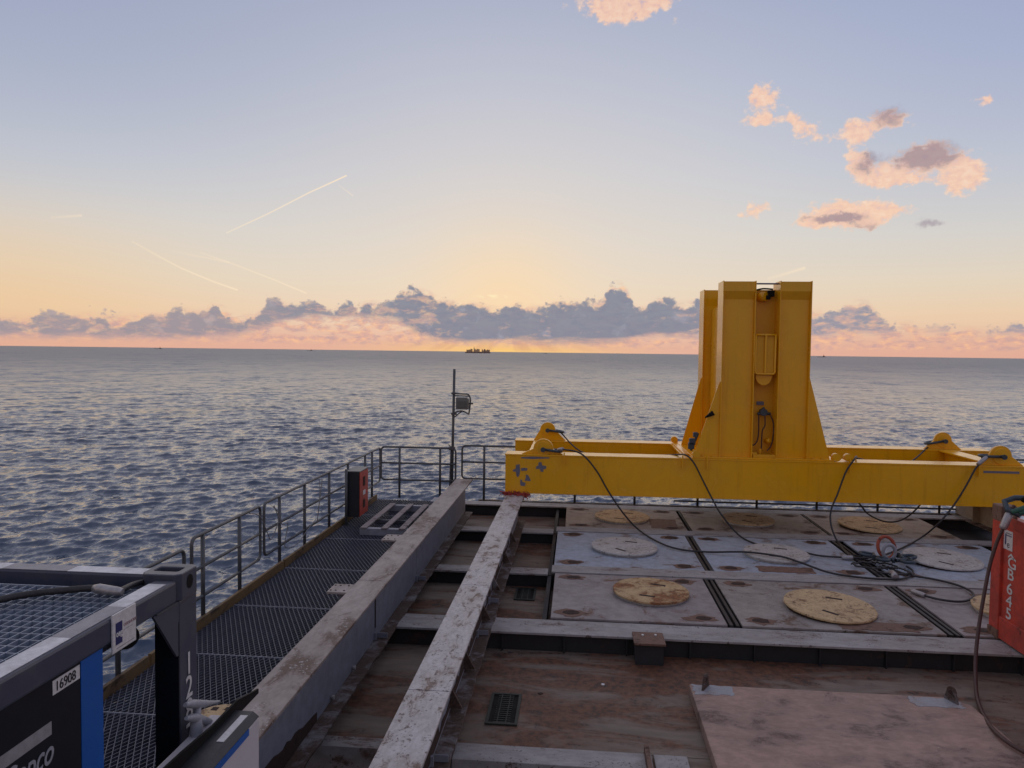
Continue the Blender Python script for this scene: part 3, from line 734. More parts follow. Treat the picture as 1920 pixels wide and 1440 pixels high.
# big loose plate in the foreground
t = thing('steel_plate', 'large pinkish steel plate lying on the lower deck in the foreground', 'steel plate', (2.8, 7., LD))
b = B(); prism(b, [(x_*KD, y_*KD, LD) for x_, y_ in ((1.34, 3.6), (4.35, 3.6), (4.35, 8.30), (4.20, 8.47), (1.34, 8.47))], (0,0,.125)); put('plate_body', b, 'plate', t, bev=.012)
for x, y, a, lw in ((1.50, 8.38, -.55, .20), (4.16, 8.36, .35, .16)):
    mm = Matrix.Translation((x*KD, y*KD, LD+.127)) @ Matrix.Rotation(a, 4, 'Z')
    b = B(); n = 14
    prof = [(-.09, 0), (.09, 0)]+[(.06*math.cos(math.pi*i/n), .10+.06*math.sin(math.pi*i/n)) for i in range(n+1)]
    prism(b, [mm @ Vector((0, p_[0], p_[1])) for p_ in prof], mm.to_3x3() @ Vector((.02, 0, 0))); lg = put('lifting_lug', b, 'beam_low', t, bev=.003)
    b = B(); tube(b, [mm @ Vector((-.003, 0, .1)), mm @ Vector((.023, 0, .1))], .022, 12); put('lug_hole', b, 'hole', lg)
for x0, x1, y0, y1, s in ((1.37, 1.80, 8.22, 8.455, 4), (3.72, 4.24, 8.20, 8.43, 6)):
    b = patch(x0*KD, x1*KD, y0*KD, y1*KD, LD+.1255, 'plate_blue', s); put('touch_up_paint', b, 'plate_blue', t)
b = B(); box(b, .77, 1.08, 6.22, 6.845, LD, LD+.025); o = put('deck_pad', b, 'bar', loc=(.92, 6.55, LD), bev=.005)
tag(o, 'whitish worn pad plate on deck edge left of the big plate', 'pad plate')
b = B(); box(b, .685, .73, 6.2, 6.90, LD, LD+.09); o = put('flat_bar', b, 'stain', loc=(.70, 6.55, LD), bev=.004)
tag(o, 'thin rusty flat bar standing along the whitish pad plate', 'flat bar')

# pallet like rack on the walkway
t = thing('slatted_rack', 'low rack with three weathered slats lying on the walkway end', 'rack', (-3.5, 14.6, 0), None)
b = B(); box(b, -4.06, -2.75, 13.50, 13.62, .0, .13); fr = put('end_bar', b, 'beam_web', t, bev=.005)
b = B(); box(b, -4.06, -2.75, 15.62, 15.74, .0, .13); put('end_bar', b, 'beam_web', t, bev=.005)
for x in (-3.98, -3.58, -3.24):
    b = B(); box(b, x-.06, x+.06, 13.48, 15.74, .132, .155); put('slat', b, 'slat', t, bev=.004)
b = B(); box(b, -4.04, -2.77, 14.5, 14.6, .0, .06); put('cross_bar', b, 'meshbase', t)

# ------------------------------------------------------------------ guard rails
def arc(c, r, a0, a1, ux, uz=Vector((0,0,1)), n=6):
    return [c+ux*(r*math.cos(a0+(a1-a0)*i/n))+uz*(r*math.sin(a0+(a1-a0)*i/n)) for i in range(n+1)]
def rail_section(label, p0, p1, posts, z0=-.1, zt=1.12, zm=.72, zb=.34, rnd_=(1, 1), r=.023, rp=.028, base=None):
    p0, p1 = Vector(p0), Vector(p1); ux = (p1-p0).normalized(); L = (p1-p0).length
    t = thing('guard_rail', label, 'guard rail', (p0.x, p0.y, 0), 'pipe guard rails round the deck')
    q = .09; up = Vector((0,0,1)); path = []
    A = lambda s, z: p0+ux*s+up*z
    if rnd_[0]:
        path += [A(q, zb), *[A(q-q*math.sin(k*math.pi/10), zb+q-q*math.cos(k*math.pi/10)) for k in range(1, 6)]]
        path += [*[A(q-q*math.cos(k*math.pi/10), zt-q+q*math.sin(k*math.pi/10)) for k in range(0, 6)]]
    else: path += [A(0, zt)]
    if rnd_[1]:
        path += [*[A(L-q+q*math.sin(k*math.pi/10), zt-q+q*math.cos(k*math.pi/10)) for k in range(0, 6)]]
        path += [*[A(L-q+q*math.cos(k*math.pi/10), zb+q-q*math.sin(k*math.pi/10)) for k in range(0, 6)]]
    else: path += [A(L, zt)]
    b = B(); tube(b, path, r, 8, cap=True); put('top_rail', b, 'rail', t)
    b = B(); tube(b, [A(0, zm), A(L, zm)], r*.92, 8); put('mid_rail', b, 'rail', t)
    b = B(); tube(b, [A(0 if not rnd_[0] else q, zb), A(L if not rnd_[1] else L-q, zb)], r*.92, 8); put('lower_rail', b, 'rail', t)
    for s in posts:
        b = B(); w = rp; n_ = Vector((-ux.y, ux.x, 0))
        c0 = A(s, z0); c1 = A(s, zt)
        tube(b, [c0, c1], w, 8); put('post', b, 'rail', t)
    return t
XR = -4.72
def yx(px): # distance along the side rail at which a picture column falls
    d = ray(px, 1000); d0 = ray(px, 900)
    return XR/ (d.x/d.y) if True else 0
rail_section('nearest guard rail on the walkway, partly behind the dark container frame', (XR, 2.6, 0), (XR, yx(343)+.02, 0), (1.2, 2.95, 4.55), rnd_=(0, 1), zt=1.06)
y0 = yx(330)+.35; y1 = yx(488)
rail_section('side guard rail second from the camera, with loose cord at its far end', (XR, y0, 0), (XR, y1, 0), [yx(380)-y0, yx(449)-y0], rnd_=(1, 1), zt=1.14)
y0 = yx(495); y1 = yx(712)
rail_section('long side guard rail carrying the red and black box', (XR, y0, 0), (XR, y1, 0), [yx(v)-y0 for v in (524, 571, 617, 652, 684, 697)], rnd_=(1, 1), zt=1.15)
YE = 17.1
fx = lambda px: aty(px, 900, YE).x
x0, x1 = fx(716)-.02, fx(854)
rail_section('short end guard rail left of the floodlight pole', (x0, YE, 0), (x1, YE, 0), [fx(749)-x0, fx(825)-x0], zt=1.21, zm=.83, zb=.43, z0=.0, rnd_=(1, 1))
x0, x1 = fx(863), 2.2
rail_section('end guard rail between floodlight pole and yellow tower', (x0, YE+.25, 0), (x1, YE+.25, 0), [fx(905)-x0, 2.7, 4.1], zt=1.25, zm=.86, zb=.46, z0=-.1, rnd_=(1, 1))
x0 = 2.3
rail_section('end guard rail behind and beyond the yellow tower', (x0, YE+.3, 0), (12., YE+.3, 0), [.55+1.35*i for i in range(7)], zt=1.22, zm=.8, zb=.06, z0=-.1, rnd_=(0, 0))
b = B(); box(b, -2.3, 12.4, 17.3, 17.42, -.2, -.04); struct('deck_kerb', b, 'beam_low')
# cords on the rails
for pts, nm, lb in [
    ([(XR+.02, 10.2, 1.12), (XR+.05, 10.5, 1.0), (XR+.05, 10.75, .70), (XR+.03, 10.95, .55), (XR+.05, 11.2, .85), (XR+.03, 11.0, 1.05)], 'cord', 'thin cord hanging over the gap between two side rails'),
    ([(XR+.03, 11.05, 1.05), (XR+.07, 11.25, .72), (XR+.07, 11.5, .66), (XR+.04, 11.45, .30), (XR+.06, 11.9, .22), (XR+.05, 12.4, .33), (XR+.03, 12.9, .42)], 'cord', 'thin cord looped low along the long side rail'),
    ([(XR+.03, 13.1, 1.13), (XR+.08, 12.95, .8), (XR+.05, 12.9, .35), (XR+.06, 13.0, .7), (XR+.04, 13.2, 1.1)], 'cord', 'thin cord tied upright to the long side rail')]:
    b = B(); tube(b, smooth_path(pts), .007, 6); tag(put(nm, b, 'cord', loc=pts[0]), lb, 'cord', 'cords tied to the side rails')
# red/black equipment box on the rail
t = thing('rescue_box', 'tall dark box with red front standing at the side rail', 'equipment box', (-4.45, 15., .1))
ya = 14.3
def bp(px, py, y): return aty(px, py, y)
xl, xm, xr = -4.575, -4.335, -4.335
b = B(); box(b, -4.57, -4.31, 14.3, 14.9, .15, 1.06); put('box_body', b, 'firebox', t, bev=.01)
b = B(); box(b, -4.309, -4.298, 14.31, 14.89, .16, 1.05); dr_ = put('door', b, 'firered', t, bev=.006)
b = B(); box(b, -4.2975, -4.290, 14.52, 14.66, .30, .46); box(b, -4.2975, -4.290, 14.52, 14.66, .74, .93); put('door_panel', b, 'hole', dr_)
b = B(); box(b, -4.2975, -4.291, 14.52, 14.68, .56, .65); put('door_sticker', b, 'label', dr_)
b = B(); box(b, -4.58, -4.29, 14.29, 14.91, 1.062, 1.08); put('box_cap', b, 'lampbody', t, bev=.004)
b = B(); tube(b, [(-4.56, 14.25, -.1), (-4.56, 14.25, 1.12)], .03, 8); put('support_post', b, 'rail', t)

# floodlight pole
pt = aty(852, 692, 17.15); pb = aty(849, 925, 17.15); px0 = pt.x; xb = aty(849, 860, 17.15).x
t = thing('floodlight_pole', 'slim pole clamped to the end rail with a floodlight near its top', 'light pole', (px0, 17.15, 0))
b = B(); tube(b, [(xb-.02, 17.15, .05), (px0, 17.15, pt.z)], .032, 10); put('pole', b, 'rail', t)
b = B(); tube(b, [(xb-.075, 17.15, .05), (xb-.045, 17.15, 1.25)], .016, 8); put('conduit', b, 'rail', t)
b = B(); box(b, xb-.09, xb+.05, 17.08, 17.2, 1.17, 1.24); box(b, px0-.06, px0+.06, 17.09, 17.2, 2.0, 2.05); box(b, px0-.06, px0+.06, 17.09, 17.2, 2.49, 2.53); tube(b, [(xb-.1, 17.1, 1.3), (xb+.02, 17.1, 1.18)], .012, 6); put('clamp', b, 'rail', t)
hx = px0+.06
lt = B(); prism(lt, [(hx, 17.02, 2.14), (hx+.28, 17.02, 2.14), (hx+.30, 17.02, 2.18), (hx+.30, 17.02, 2.38), (hx+.26, 17.02, 2.42), (hx, 17.02, 2.42)], (0,.16,0)); head = put('lamp_head', lt, 'lampbody', t, bev=.012)
b = B(); box(b, hx+.04, hx+.26, 17.005, 17.018, 2.18, 2.34); put('rear_cover', b, 'glass', head, bev=.006)
b = B(); box(b, hx+.02, hx+.28, 17.182, 17.19, 2.17, 2.39); put('lamp_glass', b, 'glass', head)
b = B(); tube(b, smooth_path([(px0, 17.1, 2.51), (hx+.15, 17.1, 2.50), (hx+.28, 17.1, 2.49), (hx+.33, 17.1, 2.40), (hx+.33, 17.1, 2.25), (hx+.30, 17.1, 2.02)]), .018, 8)
tube(b, smooth_path([(px0, 17.1, 2.05), (hx+.1, 17.1, 2.10), (hx+.20, 17.1, 2.08), (hx+.30, 17.1, 2.02)]), .016, 8); tube(b, [(px0, 17.1, 2.46), (hx+.3, 17.1, 2.45)], .014, 8); tube(b, [(hx+.3, 17.1, 2.28), (hx+.40, 17.1, 2.28)], .02, 8); tube(b, [(px0+.02, 17.1, 1.95), (hx+.13, 17.1, 2.09)], .014, 8)
put('lamp_yoke', b, 'rail', t)

# ------------------------------------------------------------------ yellow frame with tower
t = thing('lifting_frame', 'big yellow steel frame with a twin column tower, resting on the support beams', 'lifting frame', (3.8, 16.1, .63))
YT, YB = 1.44, .645
def ibeam_x(bm, bm2, x0, x1, y0, y1, zt=YT, zb=YB):
    box(bm, x0, x1, y0, y1, zt-.03, zt); box(bm2, x0+.01, x1-.01, y0+.012, y1-.012, zb+.03, zt-.031); box(bm, x0, x1, y0, y1, zb, zb+.028)
for nm, (x0, x1, y0, y1) in (('front_beam', (-1.43, 9.2, 14.75, 15.22)), ('rear_beam', (-1.43, 9.15, 17.1, 17.6))):
    b, b2 = B(), B(); ibeam_x(b, b2, x0, x1, y0, y1)
    fb_ = put(nm, b2, 'yellow', t); put('flange', b, 'yellow', fb_, bev=.004)
    if nm == 'front_beam':
        b = B()
        for px in (1058, 1280, 1326, 1594, 1836):
            xx = aty(px, 850, 14.74).x; box(b, xx-.012, xx+.012, 14.70, 14.762, 1.24, YT+.06)
        put('tab', b, 'yellow', fb_)
for x0, x1 in ((-.98, -.66), (2.16, 2.46), (4.9, 5.2), (8.05, 8.4)):
    b = B(); box(b, x0, x1, 15.221, 17.099, YT-.034, YT-.004); box(b, x0+.12, x1-.12, 15.22, 17.1, YB+.04, YT-.036); put('cross_beam', b, 'yellow', t)
b = B(); box(b, 2.30, 5.02, 14.78, 17.3, YT+.002, YT+.035); box(b, 2.20, 2.302, 15.2, 17.0, YT+.002, YT+.03); put('base_plate', b, 'yellow', t, bev=.004)
ZB = YT+.035
def column(x0, x1, y0, y1, zt, rc=.10, name='column'):
    b = B()
    box(b, x0, x0+.018, y0, y1, ZB, zt); box(b, x1-.018, x1, y0, y1, ZB, zt)            # side flanges stand proud
    a, c = x0+.019, x1-.019
    prism(b, [(a, y0+rc, ZB), (a, y0+rc, zt-.36), (a, y0+.02, zt-.20), (a, y0+.02, zt-.012), (a, y1-.03, zt-.012), (a, y1-.03, ZB)], (c-a, 0, 0))
    return put(name, b, 'yellow', t, bev=.003)
column(2.825, 3.46, 14.80, 15.34, 4.95); column(3.915, 4.52, 14.80, 15.34, 4.95)
column(2.76, 3.44, 16.62, 17.2, 4.93, .04); column(3.93, 4.56, 16.62, 17.2, 4.93, .04)
# joining webs between the columns and inner side plates
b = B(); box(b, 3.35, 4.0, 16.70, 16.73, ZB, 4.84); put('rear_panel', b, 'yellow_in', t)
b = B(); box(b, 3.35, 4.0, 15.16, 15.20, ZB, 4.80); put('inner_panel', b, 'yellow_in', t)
for x in (2.95, 4.40):
    b = B(); box(b, x-.015, x+.015, 15.341, 16.619, ZB, 4.5); put('side_panel', b, 'yellow', t)
# gussets
for y in (14.86, 16.66):
    b = B(); zl = 2.96 if y < 16 else 2.98
    xl = 2.825 if y < 16 else 2.76; xr = 4.52 if y < 16 else 4.56
    prism(b, [(2.34, y, ZB), (xl-.001, y, ZB), (xl-.001, y, zl), (xl-.02, y, zl)], (0,.02,0)); put('gusset', b, 'yellow', t)
    b = B(); prism(b, [(xr+.001, y, ZB), (4.96, y, ZB), (xr+.02, y, zl+.1), (xr+.001, y, zl+.1)], (0,.02,0)); put('gusset', b, 'yellow', t)
b = B(); tube(b, [(3.45, 14.9, 4.90), (3.93, 14.9, 4.90)], .016, 8); put('tie_rod', b, 'scuff', t)
b = B(); tube(b, [(3.58, 15.16, 4.66), (3.70, 15.02, 4.66)], .09, 20); put('hinge_boss', b, 'yellow', t)
b = B(); box(b, 3.74, 3.86, 15.0, 15.12, 4.66, 4.78); tube(b, smooth_path([(3.48, 15.12, 4.78), (3.65, 15.1, 4.82), (3.85, 15.1, 4.81)]), .018, 8); box(b, 3.70, 3.78, 14.98, 15.04, 4.60, 4.68); put('latch_block', b, 'black', t, bev=.01)
# pocket frame in the gap
b = B(); gx0, gx1 = 3.46, 3.90; gz0, gz1 = 3.13, 3.90; yy = 14.87
rr_ = .05
def ring_frame(x0, x1, z0, z1, y, r): 
    return [(x0, y, z1), (x0, y, z0+r), *[(x0+r-r*math.cos(k*math.pi/8), y, z0+r-r*math.sin(k*math.pi/8)) for k in range(1, 5)], *[(x1-r+r*math.sin(k*math.pi/8), y, z0+r-r*math.cos(k*math.pi/8)) for k in range(0, 5)], (x1, y, z1)]
tube(b, ring_frame(gx0+.03, gx1-.03, gz0, gz1, yy, .05), .022, 6); tube(b, [(gx0+.03, yy, gz1), (gx1-.03, yy, gz1)], .022, 6)
box(b, 3.665, 3.695, yy-.02, yy+.02, gz0, gz1); put('pocket_frame', b, 'yellow', t)
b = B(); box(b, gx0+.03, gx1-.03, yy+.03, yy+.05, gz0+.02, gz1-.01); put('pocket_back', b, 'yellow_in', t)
b = B(); prism(b, [(3.68+.16*math.cos(math.pi+math.pi*k/12), 14.95, 3.10+.2*math.sin(math.pi+math.pi*k/12)) for k in range(13)], (0,.03,0)); put('rounded_plate', b, 'yellow', t, bev=.004)
b = B(); box(b, 3.60, 3.74, 15.13, 15.155, 2.50, 2.57); put('name_plate', b, 'scuff', t)
b = B(); tube(b, [(3.72, 15.15, 2.36), (3.72, 15.02, 2.36)], .075, 12); tube(b, [(3.60, 15.06, 2.33), (3.86, 15.06, 2.33)], .03, 8); tube(b, [(3.72, 15.06, 2.30), (3.72, 15.06, 2.46)], .025, 8); put('valve', b, 'shackle', t, bev=.006)
for pts in ([(3.62, 15.03, 2.30), (3.62, 15.0, 2.0), (3.60, 15.0, 1.80), (3.52, 15.0, 1.70), (3.47, 15.0, 1.82), (3.48, 15.0, 2.05), (3.44, 15.0, 2.18)], [(3.84, 15.03, 2.32), (3.90, 15.0, 2.15), (3.90, 15.0, 1.85), (3.86, 15.0, 1.68), (3.79, 15.0, 1.60)], [(3.74, 15.03, 2.28), (3.74, 15.0, 2.10), (3.69, 15.0, 1.98), (3.68, 15.0, 1.6), (3.67, 15.0, 1.48)]):
    b = B(); tube(b, smooth_path(pts), .013, 8); put('hose', b, 'ropered', t)
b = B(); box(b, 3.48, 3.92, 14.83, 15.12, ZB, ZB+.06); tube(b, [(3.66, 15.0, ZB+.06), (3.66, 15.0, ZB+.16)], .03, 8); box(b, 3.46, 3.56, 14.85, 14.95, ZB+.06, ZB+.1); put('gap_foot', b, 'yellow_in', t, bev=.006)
b = B(); tube(b, [(3.80, 15.12, 1.78), (3.86, 15.02, 1.80)], .05, 14); put('pin_boss', b, 'yellow', t)
# hinge knobs, clip and switch on left gusset
for x, y in ((2.38, 14.80), (2.26, 17.2), (5.07, 14.80), (5.3, 14.80)):
    b = B(); tube(b, [(x, y-.03, YT+.08), (x, y+.12, YT+.08)], .075, 16); box(b, x-.073, x+.073, y-.025, y+.115, YT+.036, YT+.08); put('locating_knob', b, 'yellow', t)
b = B(); p1, p2 = aty(1322, 783, 14.8), aty(1338, 774, 14.78); tube(b, [p1, p1.lerp(p2, .5), p2], [.012, .035, .055], 10); put('handle', b, 'black', t)
sw = aty(1300, 825, 15.02)
b = B()
for k, (px, py, s) in enumerate(((1304, 815, .045), (1298, 828, .06), (1296, 836, .06))):
    c = aty(px, py, 14.98); box(b, c.x-s, c.x+s, 14.95, 15.03, c.z-s*1.1, c.z+s*1.1)
tube(b, [aty(1295, 845, 15.0), aty(1309, 812, 15.0)], .03, 6); put('sensor_block', b, 'shackle', t, bev=.01)
for px in (1318, 1336, 1542, 1525):
    b = B(); c = aty(px, 852 if px < 1400 else 862, 14.8); tube(b, [(c.x, 14.82, ZB), (c.x, 14.82, ZB+.025)], .025, 6); put('bolt', b, 'yellow_in', t)
# scuffs and cloth marks on the left end of the front web
def flat_shape(pts, y, d=.003, n='scuff_mark'):
    b = B(); prism(b, [aty(px, py, y) for px, py in pts], (0, -d, 0)); return b
Z3 = lambda x, y: (940+x/8.472, 790+y/8.472)
for shp in ([(180,770),(225,755),(235,690),(290,680),(300,790),(285,860),(260,890),(240,860),(232,800),(185,795)], [(315,745),(360,738),(415,745),(410,780),(350,785),(315,785)],
            [(545,755),(560,710),(590,700),(590,655),(635,645),(650,700),(715,710),(710,750),(665,765),(670,800),(625,800),(615,755)], [(365,950),(390,900),(390,850),(425,850),(450,900),(468,945),(430,950),(400,940)], [(300,930),(330,925),(335,965),(385,975),(375,1025),(310,1025),(300,990)],
            [(315,568),(500,560),(760,572),(770,588),(500,598),(315,588)]):
    put('scuff_mark', flat_shape([Z3(*p) for p in shp], 14.7605), 'scuff', t)
b = B(); c0 = aty(1834, 874, 14.76); box(b, c0.x+.1, c0.x+.75, 14.755, 14.7605, 1.30, 1.34); put('scuff_mark', b, 'scuff', t)
# padeyes (with shackles bolted through)
def padeye(x, y, w, h, slope=0):
    b = B(); n = 14; r = w*.24
    pts = [(x-w/2, y, YT+.001), (x+w/2, y, YT+.001)]+[(x+slope+r*math.cos(math.pi*i/n), y, YT+h-r+r*math.sin(math.pi*i/n)) for i in range(n+1)]
    prism(b, pts, (0,.06,0)); pe = put('padeye', b, 'yellow', t, bev=.006)
    b = B(); tube(b, [(x+slope, y-.02, YT+h-r), (x+slope, y+.08, YT+h-r)], r*.75, 20); put('cheek_plate', b, 'yellow', pe, bev=.005)
    return Vector((x+slope, y+.03, YT+h-r))
pe1 = padeye(-.68, 14.83, .85, .31, .02)
pe2 = padeye(-.62, 17.25, .75, .42, -.05)
pe3 = padeye(8.0, 14.83, .84, .38, .02) if False else padeye(aty(1876, 870, 14.83).x, 14.83, .85, .38, .0)
pe4 = padeye(aty(1768, 830, 17.25).x, 17.25, .8, .38, 0)

def shackle(p, d, parent, s=.155, pin='shackle'):
    """bow shackle : pin through p (along Y), bow reaching along d"""
    d = Vector(d).normalized(); yv = Vector((0,1,0)); path = []
    w = s*.62
    for k in range(13):
        a = math.pi*k/12; path.append(p+yv*(math.cos(a)*w*(1.15 if 3 < k < 9 else 1))+d*(s*1.7+math.sin(a)*w*1.1))
    path = [p+yv*w]+path+[p-yv*w]
    b = B(); tube(b, path, s*.17, 10); o = put('shackle', b, 'shackle', parent)
    b = B(); tube(b, [p-yv*(w*1.5), p+yv*(w*1.5)], s*.2, 12); tube(b, [p-yv*(w*1.75), p-yv*(w*1.45)], s*.33, 8); tube(b, [p+yv*(w*1.45), p+yv*(w*1.75)], s*.33, 6); put('shackle_pin', b, pin, o)
    return p+d*(s*2.4)
def sling(label, px_pts, r=.017, name='wire_sling', sh=None, mat='rope', ferr=None, ends=()):
    """px_pts : list of 3D points"""
    pts = smooth_path(px_pts, 7)
    t_ = thing(name, label, 'wire sling' if name == 'wire_sling' else 'cable', pts[0], 'wire rope slings of the yellow frame' if name == 'wire_sling' else None)
    b = B(); tube(b, pts, r, 10); rp = put('rope', b, mat, t_)
    if sh: shackle(*sh, t_)
    for (a, c, rr) in (ferr or ()):
        b = B(); tube(b, [a, Vector(a).lerp(Vector(c), .15), Vector(a).lerp(Vector(c), .85), c], [rr*.8, rr, rr, rr*.8], 12); put('ferrule', b, 'ferrule', t_)
    return t_
Yp = lambda px, py, y: aty(px, py, y)
Zp = lambda px, py, z=.03: atz(px, py, z)
# front left
e1 = pe1+Vector((.30, 0, -.02))
s1 = sling('wire sling from front left padeye down across centre whitish disc', [e1, Yp(1058,843,14.70), Yp(1090,851,14.62), Yp(1118,882,14.55), Yp(1140,920,14.6), Yp(1167,960,14.55), Zp(1196,992), Zp(1236,1017), Zp(1275,1030), Zp(1329,1035), Zp(1397,1035,.09), Zp(1462,1043,.10), Zp(1502,1055,.06), Zp(1553,1073), Zp(1607,1082), Zp(1661,1086), Zp(1697,1084), Zp(1712,1072), Zp(1700,1062)],
      sh=(pe1, (1, 0, -.12)), ferr=[(e1, Yp(1056,842,14.72), .04)])
s2 = sling('wire sling coming over the front beam left of the tower', [pe2+Vector((.3,0,-.05)), (.2, 16.5, 1.25), (1.2, 15.6, 1.35), Yp(1262,853,15.2), Yp(1285,853,14.75), Yp(1301,868,14.64), Yp(1320,905,14.6), Yp(1338,940,14.55), Yp(1354,967,14.3), Zp(1390,1007), Zp(1437,1025), Zp(1481,1028), Zp(1531,1041), Zp(1582,1045), Zp(1620,1046,.08), Zp(1645,1044,.1)],
      sh=(pe2, (1, 0, -.12)), ferr=[(Zp(1578,1045,.035), Zp(1600,1046,.045), .04)])
s3 = sling('wire sling hooked on front beam right of the tower, hanging straight down', [pe4+Vector((-.3,0,-.15)), (6.9, 16.2, 1.2), (5.8, 15.6, 1.4), Yp(1606,856,15.1), Yp(1602,861,14.74), Yp(1586,885,14.66), Yp(1571,925,14.62), Yp(1558,958,14.5), Yp(1559,988,14.3), Zp(1572,1018), Zp(1592,1040), Zp(1612,1052), Zp(1635,1056,.05)],
      sh=(pe4, (-1, 0, -.2)))
e5 = pe3+Vector((-.33, 0, -.04))
s5 = sling('wire sling from front right padeye sweeping down to the orange ring', [e5, Yp(1845,860,14.75), Yp(1829,879,14.68), Yp(1812,910,14.62), Yp(1790,945,14.58), Yp(1762,979,14.4), Zp(1730,1006), Zp(1693,1027), Zp(1660,1040), Zp(1640,1048,.06)], sh=(pe3, (-1, 0, .0)), ferr=[(Yp(1850,857,14.76), Yp(1833,871,14.70), .04)])
s4 = sling('slack wire loop hanging below the front beam over the far right disc', [(5.5, 15.9, .9), Yp(1612,945,15.6), Yp(1628,964,15.6), Yp(1660,978,15.55), Yp(1692,974,15.6), Yp(1724,948,15.7), (7.5, 15.9, 1.)])
s6 = sling('wire loop lying flat on covers right of the orange ring', [Zp(1655,1060), Zp(1700,1077), Zp(1751,1086), Zp(1795,1097), Zp(1822,1110), Zp(1822,1122), Zp(1800,1128), Zp(1762,1124), Zp(1728,1115), Zp(1708,1107)], ferr=[(Zp(1735,1117,.03), Zp(1708,1107,.03), .035)])
# master link and coil
c = Zp(1661, 1052, .0)
t = thing('master_link', 'orange lifting ring standing in a pile of shackles and coiled rope', 'lifting ring', c)
b = B(); rc = Vector((c.x, c.y, .24)); n = 28
tube(b, [rc+Vector((math.cos(2*math.pi*i/n)*.14, math.sin(2*math.pi*i/n)*.06, math.sin(2*math.pi*i/n)*.17)) for i in range(n)], .028, 10, closed=True); put('ring', b, 'orange', t)
b = B(); r2 = rc+Vector((.02, -.04, -.06))
tube(b, [r2+Vector((math.cos(2*math.pi*i/n)*.10, -.03, math.sin(2*math.pi*i/n)*.12)) for i in range(n)], .03, 8, closed=True); put('inner_link', b, 'fitting', t)
for k, (dx_, dy_, a) in enumerate(((-.22, -.05, .3), (-.10, -.22, -.9), (.16, -.28, -1.3), (.22, -.1, .1))):
    q = Vector((c.x+dx_, c.y+dy_, .10)); d = Vector((math.cos(a)*(-1 if dx_ < 0 else 1), math.sin(a), .1)).normalized(); sd_ = Vector((-d.y, d.x, 0)).normalized()
    path = [q+sd_*.075]+[q+sd_*(.09*math.cos(math.pi*i/10))+d*(.13+.09*math.sin(math.pi*i/10)) for i in range(11)]+[q-sd_*.075]
    b = B(); tube(b, path, .028, 8); so_ = put('shackle', b, 'shackle', t)
    b = B(); tube(b, [q-sd_*.13, q+sd_*.13], .03, 10); tube(b, [q+sd_*.11, q+sd_*.15], .05, 6); put('shackle_pin', b, 'shackle', so_)
b = B()
for k, (px, py, rx, ry) in enumerate(((1622,1046,.30,.13), (1640,1060,.34,.18), (1672,1070,.26,.2))):
    q = Zp(px, py, .03+.02*k); m_ = 36
    tube(b, [q+Vector((rx*math.cos(2*math.pi*i/m_)+.03*math.sin(5*i), ry*math.sin(2*math.pi*i/m_), .012*math.sin(3*i))) for i in range(m_)], .014, 8, closed=True)
put('coiled_rope', b, 'rope', t)
b = B(); tube(b, [Zp(1672,1074,.06), Zp(1680,1083,.05)], .05, 12); put('ferrule', b, 'ferrule', t)
# red webbing padding
b = B(); rnd = random.Random(11)
box(b, -1.42, -1.0, 14.70, 15.1, .622, .640)
for i in range(260):
    x = rnd.uniform(-1.45, -.98); y = rnd.uniform(14.64, 14.8); p = Vector((x, y, .635))
    if rnd.random() < .25: p = Vector((-1.0+rnd.uniform(-.02,.02), rnd.uniform(14.6, 14.95), .63))
    q = p+Vector((rnd.uniform(-.09, .09), rnd.uniform(-.10, -.0), rnd.uniform(-.07, .07)+(0 if x < -1.15 else -.03)))
    tube(b, [p, p.lerp(q, .5)+Vector((0,0,.02)), q], rnd.uniform(.004, .009), 4)
tag(put('padding', b, 'redrag', loc=(-1.2, 14.8, .62)), 'frayed red webbing squeezed between the middle beam and yellow frame', 'padding')

# ------------------------------------------------------------------ red container
t = thing('offshore_container', 'faded red offshore container with white lettering at right edge', 'container', (6.5, 8.4, -.02))
X0, X1, Y0_, Y1_ = 5.30, 7.7, 6.6, 9.80; Z0, Z1 = -.025, 1.56
b = B()
for y0, y1 in ((Y1_-.20, Y1_), (Y0_, Y0_+.2)):
    for x0, x1 in ((X0, X0+.16), (X1-.16, X1)): box(b, x0, x1, y0, y1, Z0+.12, Z1-.1)
for x0 in (X0, X1-.12):
    box(b, x0+.01, x0+.12, Y0_+.2, Y1_-.2, Z1-.14, Z1-.01); box(b, x0+.01, x0+.12, Y0_+.2, Y1_-.2, Z0+.02, Z0+.30)
box(b, X0+.16, X1-.16, Y1_-.12, Y1_-.01, Z1-.14, Z1-.01); box(b, X0+.16, X1-.16, Y1_-.12, Y1_-.01, Z0+.02, Z0+.2)
put('frame', b, 'red', t, bev=.008)
b = B(); box(b, X0+.035, X0+.05, Y0_+.2, Y1_-.2, Z0+.3, Z1-.14)
box(b, X0+.16, X1-.16, Y1_-.06, Y1_-.045, Z0+.2, Z1-.14); box(b, X0+.16, X1-.16, Y0_+.04, Y0_+.055, Z0+.2, Z1-.14); box(b, X1-.05, X1-.035, Y0_+.2, Y1_-.2, Z0+.2, Z1-.14); put('side_panel', b, 'red', t)
b = B(); box(b, X0+.12, X1-.12, Y0_+.1, Y1_-.13, Z1-.05, Z1-.03); put('roof_panel', b, 'white', t)  # white colour on the roof imitates a gleam along its edge
for x in (X0, X1-.16):
    for y in (Y1_-.2,):
        b = B(); box(b, x-.012, x+.17, y-.01, y+.212, Z0, Z0+.12); put('corner_foot', b, 'stain', t, bev=.008)
b = B(); box(b, X0-.015, X0+.18, Y1_-.22, Y1_-.0, Z1-.1, Z1+.10); box(b, X0+.02, X0+.05, Y1_-.45, Y1_-.2, Z1-.12, Z1+.02); put('corner_lug', b, 'stain', t, bev=.015)
